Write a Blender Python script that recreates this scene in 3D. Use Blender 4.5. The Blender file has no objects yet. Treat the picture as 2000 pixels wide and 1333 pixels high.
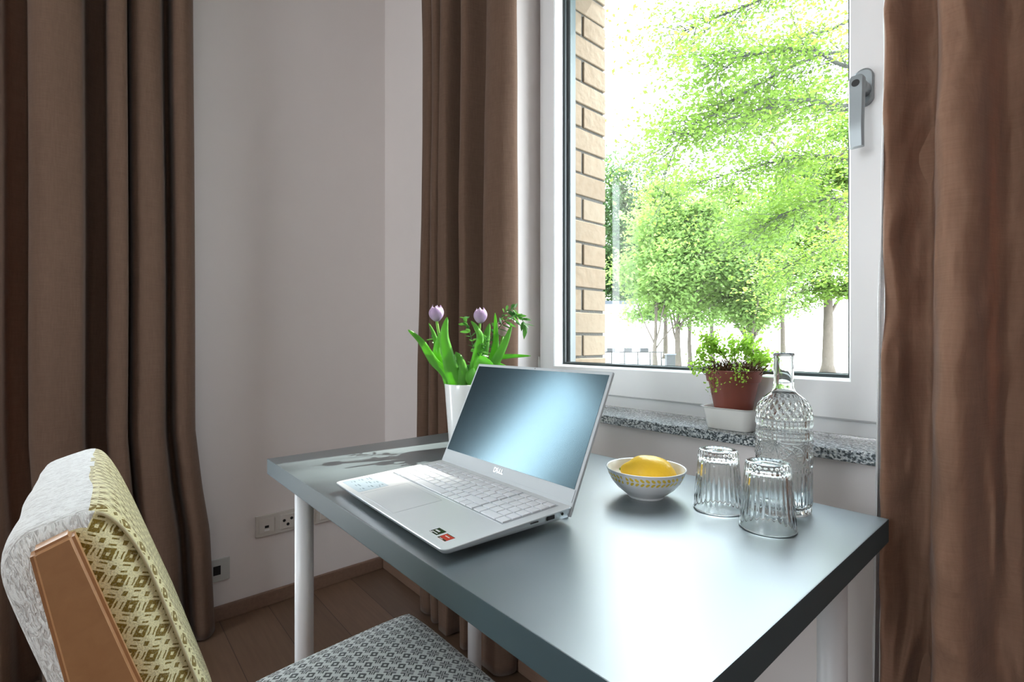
import bpy, bmesh, math, random
import numpy as np
from mathutils import Vector, Matrix, noise
PI = math.pi
sc = bpy.context.scene
COL = sc.collection

# ------------------------------------------------------------------ camera
CAM = Vector((2.009, -0.994, 0.994))
cd = bpy.data.cameras.new('camera'); cam = bpy.data.objects.new('camera', cd); COL.objects.link(cam)
cam.location = CAM; cam.rotation_euler = (PI/2, 0, math.radians(49.2))
cd.sensor_width = 36; cd.lens = 36*961/2000; cd.clip_start = 0.02; cd.clip_end = 400
sc.camera = cam
# ------------------------------------------------------------------ view
sc.view_settings.view_transform = 'Standard'; sc.view_settings.look = 'None'
sc.view_settings.gamma = 1; sc.view_settings.use_curve_mapping = False
sc.view_settings.exposure = 1.0
sc.render.engine = 'CYCLES'
cy = sc.cycles
cy.use_denoising = True; cy.denoiser = 'OPENIMAGEDENOISE'
cy.max_bounces = 12; cy.diffuse_bounces = 5; cy.glossy_bounces = 5; cy.transmission_bounces = 12; cy.transparent_max_bounces = 16
cy.sample_clamp_indirect = 6.0; cy.caustics_reflective = True; cy.caustics_refractive = True; cy.blur_glossy = 0.5
# ------------------------------------------------------------------ sky, sun, window portals
SKY = 7.0
w = bpy.data.worlds.new('sky'); sc.world = w; w.use_nodes = True
nt = w.node_tree; nt.nodes.clear()
o_ = nt.nodes.new('ShaderNodeOutputWorld'); bg = nt.nodes.new('ShaderNodeBackground')
tc = nt.nodes.new('ShaderNodeTexCoord'); sp = nt.nodes.new('ShaderNodeSeparateXYZ'); rp = nt.nodes.new('ShaderNodeValToRGB')
nt.links.new(tc.outputs['Generated'], sp.inputs[0]); nt.links.new(sp.outputs['Z'], rp.inputs[0])
rp.color_ramp.elements[0].position = 0.0; rp.color_ramp.elements[0].color = (0.95, 0.97, 1, 1)
rp.color_ramp.elements[1].position = 0.7; rp.color_ramp.elements[1].color = (0.74, 0.88, 1, 1)
nt.links.new(rp.outputs[0], bg.inputs[0]); bg.inputs[1].default_value = SKY; nt.links.new(bg.outputs[0], o_.inputs[0])
sd = bpy.data.lights.new('sun', 'SUN'); sun = bpy.data.objects.new('sun', sd); COL.objects.link(sun)
sd.energy = 13.0; sd.angle = math.radians(0.6); sd.color = (1.0, 0.95, 0.86)
sun_dir = Vector((0.10, 1.0, 1.36)).normalized()          # towards the sun
sun.rotation_euler = sun_dir.to_track_quat('Z', 'Y').to_euler(); sun.location = (3, 14, 18)
def portal(name, loc, rot, sx, sy):
    l = bpy.data.lights.new(name, 'AREA'); l.shape = 'RECTANGLE'; l.size = sx; l.size_y = sy; l.energy = 1
    l.cycles.is_portal = True
    o = bpy.data.objects.new(name, l); COL.objects.link(o); o.location = loc; o.rotation_euler = rot
portal('portal_window', (1.34, 0.40, 1.53), (-PI/2, 0, 0), 1.0, 1.5)
portal('portal_balcony', (-0.30, -1.47, 1.12), (0, -PI/2, 0), 2.1, 0.7)
portal('portal_fill', (1.5, -4.42, 1.7), (PI/2, 0, 0), 1.2, 1.4)  # sky portal for the added fill opening behind the camera

# ------------------------------------------------------------------ material helpers
def hexc(r, g, b):
    f = lambda c: (c/255/12.92) if c/255 <= 0.04045 else ((c/255+0.055)/1.055)**2.4
    return (f(r), f(g), f(b), 1)
class NT:
    def __init__(s, name):
        s.m = bpy.data.materials.new(name); s.m.use_nodes = True; s.t = s.m.node_tree
        s.b = s.t.nodes['Principled BSDF']; s.out = s.t.nodes['Material Output']
    def n(s, kind, **kw):
        x = s.t.nodes.new('ShaderNode'+kind)
        for k, v in kw.items():
            if hasattr(x, k): setattr(x, k, v)
            else: x.inputs[k.replace('_', ' ')].default_value = v
        return x
    def l(s, a, b): s.t.links.new(a, b)
    def math(s, op, a, b=None, c=None):
        x = s.t.nodes.new('ShaderNodeMath'); x.operation = op
        for i, v in enumerate((a, b, c)):
            if v is None: continue
            if isinstance(v, (int, float)): x.inputs[i].default_value = v
            else: s.l(v, x.inputs[i])
        return x.outputs[0]
    def mix(s, fac, a, b):
        x = s.t.nodes.new('ShaderNodeMix'); x.data_type = 'RGBA'
        for i, v in ((0, fac), (6, a), (7, b)):
            if isinstance(v, (int, float, tuple)): x.inputs[i].default_value = v
            else: s.l(v, x.inputs[i])
        return x.outputs[2]
    def bump(s, h, strength=0.2, dist=0.002):
        x = s.t.nodes.new('ShaderNodeBump'); x.inputs['Strength'].default_value = strength; x.inputs['Distance'].default_value = dist
        s.l(h, x.inputs['Height']); s.l(x.outputs[0], s.b.inputs['Normal']); return x
    def coords(s, kind='Object', scale=(1, 1, 1)):
        t = s.t.nodes.new('ShaderNodeTexCoord'); m = s.t.nodes.new('ShaderNodeMapping'); m.inputs['Scale'].default_value = scale
        s.l(t.outputs[kind], m.inputs[0]); return m.outputs[0]
def plain(name, col, rough=0.5, metal=0.0, spec=0.5, bump=None, vary=0.06, coat=0.0, trans=0.0, ior=1.5):
    k = NT(name); b = k.b
    c = k.coords(); n = k.n('TexNoise', Scale=14.0, Detail=4.0); k.l(c, n.inputs['Vector'])
    dark = tuple(x*(1-vary) for x in col[:3])+(1,); lite = tuple(min(1, x*(1+vary)) for x in col[:3])+(1,)
    k.l(k.mix(n.outputs[0], dark, lite), b.inputs['Base Color'])
    b.inputs['Roughness'].default_value = rough; b.inputs['Metallic'].default_value = metal; b.inputs['IOR'].default_value = ior
    b.inputs['Specular IOR Level'].default_value = spec; b.inputs['Coat Weight'].default_value = coat
    b.inputs['Transmission Weight'].default_value = trans
    if bump:
        n2 = k.n('TexNoise', Scale=bump[0], Detail=3.0); k.l(c, n2.inputs['Vector']); k.bump(n2.outputs[0], bump[1], bump[2] if len(bump) > 2 else 0.001)
    return k.m
def fabric(name, col, trans_col, trans=0.25, weave=900, wr=0.5):
    k = NT(name); b = k.b; c = k.coords()
    n = k.n('TexNoise', Scale=6.0, Detail=5.0); k.l(c, n.inputs['Vector'])
    cst = k.coords('Object', (260, 260, 30)); n3 = k.n('TexNoise', Scale=1.0, Detail=2.0); k.l(cst, n3.inputs['Vector'])
    cs2 = k.coords('Object', (30, 30, 420)); n4 = k.n('TexNoise', Scale=1.0, Detail=2.0); k.l(cs2, n4.inputs['Vector'])
    wv = k.math('ADD', n3.outputs[0], n4.outputs[0])
    f = k.math('MULTIPLY_ADD', wv, 0.9, -0.4)
    d = tuple(x*0.78 for x in col[:3])+(1,); l = tuple(x*1.18 for x in col[:3])+(1,)
    base = k.mix(f, d, l); k.l(base, b.inputs['Base Color'])
    b.inputs['Roughness'].default_value = 0.95; b.inputs['Specular IOR Level'].default_value = 0.1
    b.inputs['Sheen Weight'].default_value = 0.15; b.inputs['Sheen Roughness'].default_value = 0.4
    big = k.n('TexNoise', Scale=9.0, Detail=6.0); cb = k.coords('Object', (1.6, 1.6, 0.8)); k.l(cb, big.inputs['Vector'])
    h = k.math('ADD', k.math('MULTIPLY', wv, 0.10), k.math('MULTIPLY', big.outputs[0], wr*4))
    bp = k.bump(h, 0.55, 0.004)
    tr = k.n('BsdfTranslucent'); tr.inputs[0].default_value = trans_col; k.l(bp.outputs[0], tr.inputs['Normal'])
    ms = k.n('MixShader'); ms.inputs[0].default_value = trans
    k.l(b.outputs[0], ms.inputs[1]); k.l(tr.outputs[0], ms.inputs[2]); k.l(ms.outputs[0], k.out.inputs[0])
    return k.m
def woven(name, dark, light, period, style='ring'):
    """jacquard upholstery: rows of small lozenges laid along the UV map (metres)"""
    k = NT(name); b = k.b
    uv = k.n('TexCoord'); sep = k.n('SeparateXYZ')
    nn = k.n('TexNoise', Scale=260.0, Detail=1.0); k.l(uv.outputs['UV'], nn.inputs['Vector'])
    k.l(uv.outputs['UV'], sep.inputs[0])
    wob = k.math('MULTIPLY_ADD', nn.outputs[0], 0.0012, -0.0006)
    u = k.math('ADD', sep.outputs[0], wob); v = k.math('ADD', sep.outputs[1], wob)
    q = k.math('DIVIDE', k.math('ADD', u, v), period); p = k.math('DIVIDE', k.math('SUBTRACT', u, v), period)
    fa = k.math('ABSOLUTE', k.math('SUBTRACT', k.math('FRACT', q), 0.5)); fb = k.math('ABSOLUTE', k.math('SUBTRACT', k.math('FRACT', p), 0.5))
    r = k.math('MAXIMUM', fa, fb); rmin = k.math('MINIMUM', fa, fb)
    ramp = k.n('ValToRGB'); cr = ramp.color_ramp; cr.interpolation = 'CONSTANT'
    if style == 'ring':   # light centre, dark ring, light ring, dark lattice
        st = [(0, 1), (0.075, 0), (0.205, 1), (0.33, 0), (0.425, 1), (0.47, 0)]
    else:
        st = [(0, 1), (0.07, 0), (0.25, 1), (0.60, 1)]
    cr.elements[0].position = 0; cr.elements[0].color = (st[0][1],)*3+(1,)
    cr.elements[1].position = st[1][0]; cr.elements[1].color = (st[1][1],)*3+(1,)
    for pos, val in st[2:]:
        e = cr.elements.new(pos); e.color = (val,)*3+(1,)
    k.l(r, ramp.inputs[0])
    # breaks in the lattice so that only part of it is dark, plus corner dots
    gate = k.math('GREATER_THAN', k.math('SUBTRACT', 0.5, rmin), 0.17)
    lat = k.math('GREATER_THAN', r, 0.33)
    if style == 'ring': val = k.math('MAXIMUM', ramp.outputs[0], k.math('MULTIPLY', lat, k.math('LESS_THAN', rmin, 0.13)))
    else: val = k.math('MINIMUM', ramp.outputs[0], k.math('SUBTRACT', 1.0, k.math('MAXIMUM', k.math('GREATER_THAN', rmin, 0.40), k.math('MULTIPLY', k.math('GREATER_THAN', r, 0.34), k.math('MULTIPLY', k.math('LESS_THAN', r, 0.41), k.math('LESS_THAN', rmin, 0.16))))))
    th = k.n('TexWave', Scale=420.0, Distortion=1.0); k.l(uv.outputs['UV'], th.inputs['Vector'])
    th2 = k.n('TexNoise', Scale=700.0, Detail=2.0); k.l(uv.outputs['UV'], th2.inputs['Vector'])
    col = k.mix(val, dark, light)
    col2 = k.mix(k.math('MULTIPLY', k.math('LESS_THAN', th2.outputs[0], 0.44), 0.35), col, tuple(x*0.6 for x in light[:3])+(1,))
    k.l(col2, b.inputs['Base Color']); b.inputs['Roughness'].default_value = 1.0; b.inputs['Specular IOR Level'].default_value = 0.1
    b.inputs['Sheen Weight'].default_value = 0.3
    k.bump(k.math('ADD', k.math('MULTIPLY', val, 0.5), th2.outputs[0]), 0.7, 0.0012)
    return k.m
def woolly(name, c1, c2):
    k = NT(name); b = k.b; uv = k.n('TexCoord'); mp = k.n('Mapping'); mp.inputs['Scale'].default_value = (420, 130, 1); mp.inputs['Rotation'].default_value = (0, 0, 0.4)
    k.l(uv.outputs['UV'], mp.inputs[0]); n = k.n('TexNoise', Scale=1.0, Detail=3.0, Distortion=1.2); k.l(mp.outputs[0], n.inputs['Vector'])
    f = k.math('GREATER_THAN', n.outputs[0], 0.46); k.l(k.mix(f, c1, c2), b.inputs['Base Color'])
    b.inputs['Roughness'].default_value = 1; b.inputs['Specular IOR Level'].default_value = 0.1; b.inputs['Sheen Weight'].default_value = 0.6
    k.bump(n.outputs[0], 1.0, 0.003); return k.m
def wood(name, c1, c2, rough=0.4, scale=(1, 1, 1), planks=None):
    k = NT(name); b = k.b; c = k.coords('Object', scale)
    wv = k.n('TexNoise', Scale=3.0, Detail=8.0, Distortion=0.6)
    st = k.n('Mapping'); st.inputs['Scale'].default_value = (2, 30, 30); k.l(c, st.inputs[0]); k.l(st.outputs[0], wv.inputs['Vector'])
    col = k.mix(wv.outputs[0], c1, c2)
    if planks:
        br = k.n('TexBrick'); br.offset = 0.37; br.inputs['Scale'].default_value = 1.0
        br.inputs['Brick Width'].default_value = planks[0]; br.inputs['Row Height'].default_value = planks[1]; br.inputs['Mortar Size'].default_value = 0.0012
        br.inputs['Color1'].default_value = (0.8, 0.8, 0.8, 1); br.inputs['Color2'].default_value = (1.15, 1.12, 1.1, 1); br.inputs['Mortar'].default_value = (0.35, 0.32, 0.3, 1)
        cc = k.coords('Object'); k.l(cc, br.inputs['Vector'])
        mm = k.n('Mix', data_type='RGBA', blend_type='MULTIPLY'); mm.inputs[0].default_value = 1; k.l(col, mm.inputs[6]); k.l(br.outputs[0], mm.inputs[7]); col = mm.outputs[2]
    k.l(col, b.inputs['Base Color']); b.inputs['Roughness'].default_value = rough
    k.bump(wv.outputs[0], 0.15, 0.0006); return k.m
def pane_glass(name):
    k = NT(name); t = k.n('BsdfTransparent'); t.inputs[0].default_value = (0.97, 0.985, 0.98, 1)
    g = k.n('BsdfGlossy'); g.inputs['Roughness'].default_value = 0.0; lw = k.n('LayerWeight'); lw.inputs[0].default_value = 0.5
    fr = k.math('MULTIPLY_ADD', k.math('POWER', lw.outputs['Facing'], 5.0), 0.6, 0.028)
    sm = k.n('TexNoise', Scale=4.0); k.l(k.coords('Object', (1, 1, 0.35)), sm.inputs['Vector'])
    ms = k.n('MixShader'); k.l(fr, ms.inputs[0]); k.l(t.outputs[0], ms.inputs[1]); k.l(g.outputs[0], ms.inputs[2]); k.l(ms.outputs[0], k.out.inputs[0])
    return k.m
def clear_glass(name, tint=(0.98, 1.0, 0.995, 1)):
    k = NT(name); b = k.b; b.inputs['Base Color'].default_value = tint; b.inputs['Roughness'].default_value = 0.0
    b.inputs['Transmission Weight'].default_value = 1.0; b.inputs['IOR'].default_value = 1.47
    n = k.n('TexNoise', Scale=60.0); k.l(k.coords(), n.inputs['Vector']); k.bump(n.outputs[0], 0.04, 0.001); return k.m
def leafy(name, c1, c2, tcol, trans=0.45, rough=0.45, scale=3.0):
    k = NT(name); b = k.b; n = k.n('TexNoise', Scale=scale, Detail=2.0); k.l(k.coords(), n.inputs['Vector'])
    rnd = k.n('NewGeometry')
    f = k.math('MULTIPLY_ADD', rnd.outputs['Random Per Island'], 0.5, k.math('MULTIPLY_ADD', n.outputs[0], 1.0, -0.25))
    k.l(k.mix(f, c1, c2), b.inputs['Base Color']); b.inputs['Roughness'].default_value = rough; b.inputs['Specular IOR Level'].default_value = 0.18
    tr = k.n('BsdfTranslucent'); tr.inputs[0].default_value = tcol; ms = k.n('MixShader'); ms.inputs[0].default_value = trans
    k.l(b.outputs[0], ms.inputs[1]); k.l(tr.outputs[0], ms.inputs[2]); k.l(ms.outputs[0], k.out.inputs[0]); return k.m

M = {}
M['wall'] = plain('wall_paint', (0.75, 0.695, 0.68, 1), 0.9, bump=(160, 0.12, 0.0008), vary=0.012, spec=0.2)
M['ceiling'] = plain('ceiling_paint', (0.8, 0.8, 0.79, 1), 0.9, vary=0.01)
M['floor'] = wood('oak_floor', (0.11, 0.063, 0.039, 1), (0.175, 0.108, 0.07, 1), 0.42, planks=(1.3, 0.16))
M['skirting'] = wood('skirting_wood', (0.16, 0.095, 0.065, 1), (0.25, 0.155, 0.11, 1), 0.45)
M['upvc'] = plain('white_window_frame', (0.80, 0.80, 0.81, 1), 0.32, vary=0.01)
M['gasket'] = plain('dark_gasket', (0.02, 0.03, 0.032, 1), 0.5)
M['clad'] = plain('dark_outer_frame', (0.035, 0.055, 0.06, 1), 0.35)
M['pane'] = pane_glass('window_glass')
M['steel'] = plain('satin_steel', (0.30, 0.33, 0.345, 1), 0.38, metal=0.7, vary=0.03)
M['black'] = plain('black_plastic', (0.008, 0.008, 0.009, 1), 0.5)
M['rubber'] = plain('grey_rubber', (0.09, 0.1, 0.1, 1), 0.6)
M['plate'] = plain('grey_white_plate', (0.50, 0.50, 0.48, 1), 0.4, vary=0.02)
M['socket'] = plain('cream_socket_plastic', (0.60, 0.56, 0.52, 1), 0.4, vary=0.02)
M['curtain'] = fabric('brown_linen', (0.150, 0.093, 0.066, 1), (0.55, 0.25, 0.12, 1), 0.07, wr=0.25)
M['curtain_lit'] = fabric('lit_brown_linen', (0.33, 0.20, 0.138, 1), (0.85, 0.36, 0.15, 1), 0.26, wr=0.9)  # same brown linen, light on the right curtain put into a brighter colour
M['hem'] = fabric('white_curtain_lining', (0.75, 0.72, 0.72, 1), (0.8, 0.8, 0.8, 1), 0.3, wr=0.6)
M['table_leg'] = plain('white_lacquered_steel', (0.74, 0.74, 0.76, 1), 0.35, vary=0.01)
M['ceramic'] = plain('white_ceramic', (0.76, 0.77, 0.77, 1), 0.18, vary=0.01, coat=0.4)
M['dish'] = plain('off_white_ceramic', (0.72, 0.70, 0.67, 1), 0.25, vary=0.01, coat=0.3)
M['glass'] = clear_glass('clear_glass')
M['terracotta'] = plain('red_brown_pot_plastic', (0.20, 0.052, 0.035, 1), 0.38, vary=0.05)
M['soil'] = plain('dark_potting_soil', (0.03, 0.02, 0.013, 1), 1.0, bump=(120, 1.0, 0.006))
M['lemon'] = plain('lemon_peel', (0.95, 0.56, 0.025, 1), 0.36, bump=(260, 0.5, 0.001), vary=0.05)
M['stem'] = leafy('tulip_stem', (0.16, 0.36, 0.06, 1), (0.25, 0.5, 0.1, 1), (0.4, 0.7, 0.1, 1), 0.2)
M['tulip_leaf'] = leafy('tulip_leaf', (0.10, 0.30, 0.045, 1), (0.19, 0.44, 0.10, 1), (0.32, 0.75, 0.05, 1), 0.45, 0.35, 20)
M['sprig'] = leafy('dark_green_leaf', (0.025, 0.09, 0.03, 1), (0.07, 0.19, 0.05, 1), (0.12, 0.35, 0.05, 1), 0.25, 0.3, 30)
M['petal'] = leafy('lilac_petal', (0.42, 0.27, 0.50, 1), (0.74, 0.60, 0.74, 1), (0.62, 0.45, 0.66, 1), 0.35, 0.5, 60)
M['pink'] = leafy('pink_petal', (0.62, 0.38, 0.42, 1), (0.72, 0.5, 0.52, 1), (0.7, 0.45, 0.5, 1), 0.3, 0.5, 40)
M['fern'] = leafy('fern_leaf', (0.17, 0.32, 0.045, 1), (0.30, 0.46, 0.09, 1), (0.42, 0.68, 0.08, 1), 0.5, 0.5, 30)
M['dry'] = leafy('dry_stem', (0.05, 0.02, 0.01, 1), (0.20, 0.11, 0.06, 1), (0.16, 0.08, 0.04, 1), 0.2, 0.7, 60)
M['bark'] = plain('tree_bark', (0.085, 0.07, 0.057, 1), 0.95, bump=(9, 0.8, 0.03), vary=0.3)
M['bark_dark'] = plain('dark_branch_bark', (0.03, 0.033, 0.028, 1), 0.95, vary=0.2)
M['leaf_a'] = leafy('spring_leaf', (0.072, 0.14, 0.022, 1), (0.13, 0.205, 0.038, 1), (0.14, 0.24, 0.027, 1), 0.5, 0.5, 1.0)
M['leaf_c'] = leafy('distant_leaf', (0.045, 0.085, 0.032, 1), (0.075, 0.12, 0.052, 1), (0.07, 0.13, 0.04, 1), 0.5, 0.7, 1.0)
M['leaf_b'] = leafy('pale_spring_leaf', (0.11, 0.20, 0.05, 1), (0.18, 0.26, 0.085, 1), (0.20, 0.32, 0.07, 1), 0.5, 0.6, 1.0)
M['pave'] = plain('pale_paving', (0.50, 0.50, 0.47, 1), 0.9, vary=0.08)
M['render'] = plain('white_render', (0.6, 0.62, 0.64, 1), 0.9, vary=0.01)
M['roof_edge'] = plain('grey_roof_edge', (0.07, 0.08, 0.10, 1), 0.6)
M['rail'] = plain('black_railing', (0.005, 0.006, 0.007, 1), 0.5)
M['planter'] = plain('grey_planter', (0.022, 0.024, 0.027, 1), 0.7)
M['alu'] = plain('silver_aluminium', (0.80, 0.82, 0.835, 1), 0.36, metal=0.25, vary=0.01)
M['alu_side'] = plain('silver_edge', (0.56, 0.59, 0.62, 1), 0.3, metal=0.8, vary=0.01)
M['bezel'] = plain('satin_grey_bezel', (0.48, 0.51, 0.53, 1), 0.5, metal=0.1, vary=0.01)
M['key'] = plain('silver_key', (0.84, 0.85, 0.88, 1), 0.42, metal=0.0, vary=0.01)
M['screen'] = plain('dark_display', (0.005, 0.013, 0.019, 1), 0.19, vary=0.0, spec=0.5, ior=2.05)
M['screen'].node_tree.nodes['Principled BSDF'].inputs['Specular Tint'].default_value = (0.55, 0.85, 0.98, 1)
M['logo'] = plain('mirror_logo', (0.95, 0.97, 0.98, 1), 0.25, metal=0.3, vary=0.0)
M['sticker_blue'] = plain('blue_info_sticker', (0.50, 0.60, 0.67, 1), 0.3, vary=0.02)
M['ink'] = plain('grey_ink', (0.20, 0.27, 0.32, 1), 0.5)
M['sticker_black'] = plain('black_sticker', (0.015, 0.015, 0.02, 1), 0.2)
M['sticker_red'] = plain('red_sticker', (0.55, 0.03, 0.03, 1), 0.2, vary=0.2)
M['white_ink'] = plain('white_ink', (0.8, 0.78, 0.78, 1), 0.3)
M['beech'] = wood('beech_wood', (0.42, 0.20, 0.085, 1), (0.55, 0.29, 0.13, 1), 0.38, scale=(1, 1, 1))
M['yellow'] = woven('ochre_lozenge_fabric', (0.22, 0.145, 0.02, 1), (0.80, 0.72, 0.42, 1), 0.022, 'solid')
M['grey'] = woven('grey_lozenge_fabric', (0.07, 0.08, 0.085, 1), (0.76, 0.80, 0.79, 1), 0.0385, 'ring')
M['cream'] = woolly('cream_wool_back', (0.60, 0.57, 0.54, 1), (0.86, 0.85, 0.82, 1))
# table top: dark blue grey laminate
def _desk():
    k = NT('blue_grey_laminate'); b = k.b; n = k.n('TexNoise', Scale=5.0, Detail=6.0); k.l(k.coords(), n.inputs['Vector'])
    k.l(k.mix(n.outputs[0], (0.040, 0.068, 0.080, 1), (0.050, 0.080, 0.092, 1)), b.inputs['Base Color'])
    n2 = k.n('TexNoise', Scale=3.0, Detail=8.0); k.l(k.coords(), n2.inputs['Vector'])
    k.l(k.math('MULTIPLY_ADD', n2.outputs[0], 0.08, 0.36), b.inputs['Roughness']); b.inputs['Specular IOR Level'].default_value = 1.0; b.inputs['Coat Weight'].default_value = 1.0; b.inputs['Coat Roughness'].default_value = 0.40; b.inputs['Coat IOR'].default_value = 2.6
    return k.m
M['desk'] = _desk(); M['desk_edge'] = plain('desk_edge_band', (0.040, 0.068, 0.080, 1), 0.5, spec=0.4, vary=0.04)
def _granite():
    k = NT('grey_granite'); b = k.b; v = k.n('TexVoronoi', Scale=330.0); k.l(k.coords(), v.inputs['Vector'])
    n = k.n('TexNoise', Scale=190.0, Detail=3.0); k.l(k.coords(), n.inputs['Vector'])
    s = k.n('SeparateColor'); k.l(v.outputs['Color'], s.inputs[0])
    r = k.n('ValToRGB'); r.color_ramp.interpolation = 'CONSTANT'; e = r.color_ramp.elements
    e[0].position = 0; e[0].color = (0.045, 0.055, 0.06, 1); e[1].position = 0.46; e[1].color = (0.20, 0.22, 0.24, 1)
    x = e.new(0.54); x.color = (0.38, 0.40, 0.41, 1); x = e.new(0.64); x.color = (0.55, 0.56, 0.56, 1)
    k.l(k.math('ADD', k.math('MULTIPLY', s.outputs[0], 0.35), k.math('MULTIPLY', n.outputs[0], 0.68)), r.inputs[0]); k.l(r.outputs[0], b.inputs['Base Color'])
    b.inputs['Roughness'].default_value = 0.22; return k.m
M['granite'] = _granite()
def _brick():
    k = NT('yellow_clinker_brick'); b = k.b; g = k.n('NewGeometry'); n = k.n('TexNoise', Scale=40.0, Detail=6.0); k.l(k.coords(), n.inputs['Vector'])
    a = k.mix(g.outputs['Random Per Island'], (0.175, 0.118, 0.072, 1), (0.215, 0.16, 0.108, 1)); k.l(k.mix(k.math('MULTIPLY', n.outputs[0], 0.5), a, (0.25, 0.21, 0.16, 1)), b.inputs['Base Color'])
    b.inputs['Roughness'].default_value = 0.9; k.bump(n.outputs[0], 0.5, 0.003); return k.m
M['brick'] = _brick()
M['mortar'] = plain('grey_mortar', (0.10, 0.095, 0.085, 1), 1.0, bump=(200, 0.8, 0.003))
def _bowl():
    k = NT('bowl_glaze_with_leaf_border'); b = k.b; uv = k.n('TexCoord'); s = k.n('SeparateXYZ'); k.l(uv.outputs['UV'], s.inputs[0])
    # u = turns * 46 leaves, v = profile 0..1 ; two rows of slanting leaves meeting in a herringbone
    v = s.outputs[1]; band = k.math('MULTIPLY', k.math('GREATER_THAN', v, 0.585), k.math('LESS_THAN', v, 0.69))
    dv = k.math('ABSOLUTE', k.math('SUBTRACT', v, 0.6375)); u = k.math('ADD', k.math('MULTIPLY', s.outputs[0], 46.0), k.math('MULTIPLY', dv, 9.0))
    f = k.math('ABSOLUTE', k.math('SUBTRACT', k.math('FRACT', u), 0.5))
    taper = k.math('MULTIPLY_ADD', k.math('ABSOLUTE', k.math('SUBTRACT', dv, 0.028)), -7.5, 0.36)
    leaf = k.math('MULTIPLY', k.math('LESS_THAN', f, taper), band); leaf = k.math('MULTIPLY', leaf, k.math('GREATER_THAN', dv, 0.006))
    gap = k.math('GREATER_THAN', k.math('FRACT', k.math('MULTIPLY_ADD', s.outputs[0], 4.0, 0.02)), 0.07); leaf = k.math('MULTIPLY', leaf, gap)
    k.l(k.mix(leaf, (0.76, 0.76, 0.77, 1), (0.74, 0.52, 0.06, 1)), b.inputs['Base Color'])
    b.inputs['Roughness'].default_value = 0.2; b.inputs['Coat Weight'].default_value = 0.3; return k.m
M['bowl'] = _bowl()
M['bowl_in'] = plain('warm_white_glaze', (0.80, 0.76, 0.68, 1), 0.25, vary=0.01)

# ------------------------------------------------------------------ object helpers
def empty(name, loc, label=None, cat=None, group=None, kind=None, rz=0):
    o = bpy.data.objects.new(name, None); COL.objects.link(o); o.location = loc; o.rotation_euler = (0, 0, rz); o.empty_display_size = 0.05
    return tag(o, label, cat, group, kind)
def tag(o, label=None, cat=None, group=None, kind=None):
    if label: o['label'] = label
    if cat: o['category'] = cat
    if group: o['group'] = group
    if kind: o['kind'] = kind
    return o
def obj(name, bm, mats, parent=None, smooth=False, loc=None, rot=None, auto=None):
    me = bpy.data.meshes.new(name)
    if isinstance(bm, tuple): me.from_pydata(bm[0], [], bm[1]); me.update()
    else: bm.to_mesh(me); bm.free()
    for m in (mats if isinstance(mats, (list, tuple)) else [mats]): me.materials.append(m)
    if smooth: me.shade_smooth()
    if auto is not None: me.set_sharp_from_angle(angle=math.radians(auto))
    o = bpy.data.objects.new(name, me); COL.objects.link(o)
    if parent is not None: o.parent = parent
    if loc: o.location = loc
    if rot: o.rotation_euler = rot
    return o
def struct(name, bm, mats, parent=None, **k):
    o = obj(name, bm, mats, parent, **k)
    if parent is None: o['kind'] = 'structure'
    return o
def add_box(bm, a, b, bevel=0, mi=0, mat=None, seg=2):
    a = Vector(a); b = Vector(b); c = (a+b)/2; s = b-a
    r = bmesh.ops.create_cube(bm, size=1); vs = r['verts']
    for v in vs: v.co = Vector((v.co.x*s.x, v.co.y*s.y, v.co.z*s.z))+c
    if mat is not None: bmesh.ops.transform(bm, matrix=mat, verts=vs)
    fs = list({f for v in vs for f in v.link_faces})
    for f in fs: f.material_index = mi
    if bevel:
        es = list({e for v in vs for e in v.link_edges})
        bmesh.ops.bevel(bm, geom=es, offset=bevel, segments=seg, affect='EDGES', profile=0.7, clamp_overlap=True)
    return vs
def box(a, b, bevel=0, **k):
    bm = bmesh.new(); add_box(bm, a, b, bevel, **k); return bm
def boxes(lst, bevel=0):
    bm = bmesh.new()
    for a, b in lst: add_box(bm, a, b, bevel)
    return bm
def tube(bm, pts, radii, n=10, cap=True, mi=0):
    pts = [Vector(p) for p in pts]
    if isinstance(radii, (int, float)): radii = [radii]*len(pts)
    rings = []; up = Vector((0.123, 0.05, 1)).normalized()
    for i, p in enumerate(pts):
        t = (pts[min(i+1, len(pts)-1)]-pts[max(i-1, 0)]).normalized()
        if abs(t.dot(up)) > 0.95: up = Vector((1, 0.1, 0))
        x = t.cross(up).normalized(); y = x.cross(t).normalized(); up = y
        rings.append([bm.verts.new(p+(x*math.cos(2*PI*j/n)+y*math.sin(2*PI*j/n))*radii[i]) for j in range(n)])
    for a, b in zip(rings, rings[1:]):
        for j in range(n):
            f = bm.faces.new((a[j], a[(j+1) % n], b[(j+1) % n], b[j])); f.material_index = mi; f.smooth = True
    if cap:
        f = bm.faces.new(list(reversed(rings[0]))); f.material_index = mi; f = bm.faces.new(rings[-1]); f.material_index = mi
    return bm
def smooth_path(pts, n=6):
    pts = [Vector(p) for p in pts]; out = []
    for i in range(len(pts)-1):
        p0 = pts[max(i-1, 0)]; p1 = pts[i]; p2 = pts[i+1]; p3 = pts[min(i+2, len(pts)-1)]
        for k in range(n):
            t = k/n; out.append(0.5*((2*p1)+(p2-p0)*t+(2*p0-5*p1+4*p2-p3)*t*t+(3*p1-p0-3*p2+p3)*t**3))
    out.append(pts[-1]); return out
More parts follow.
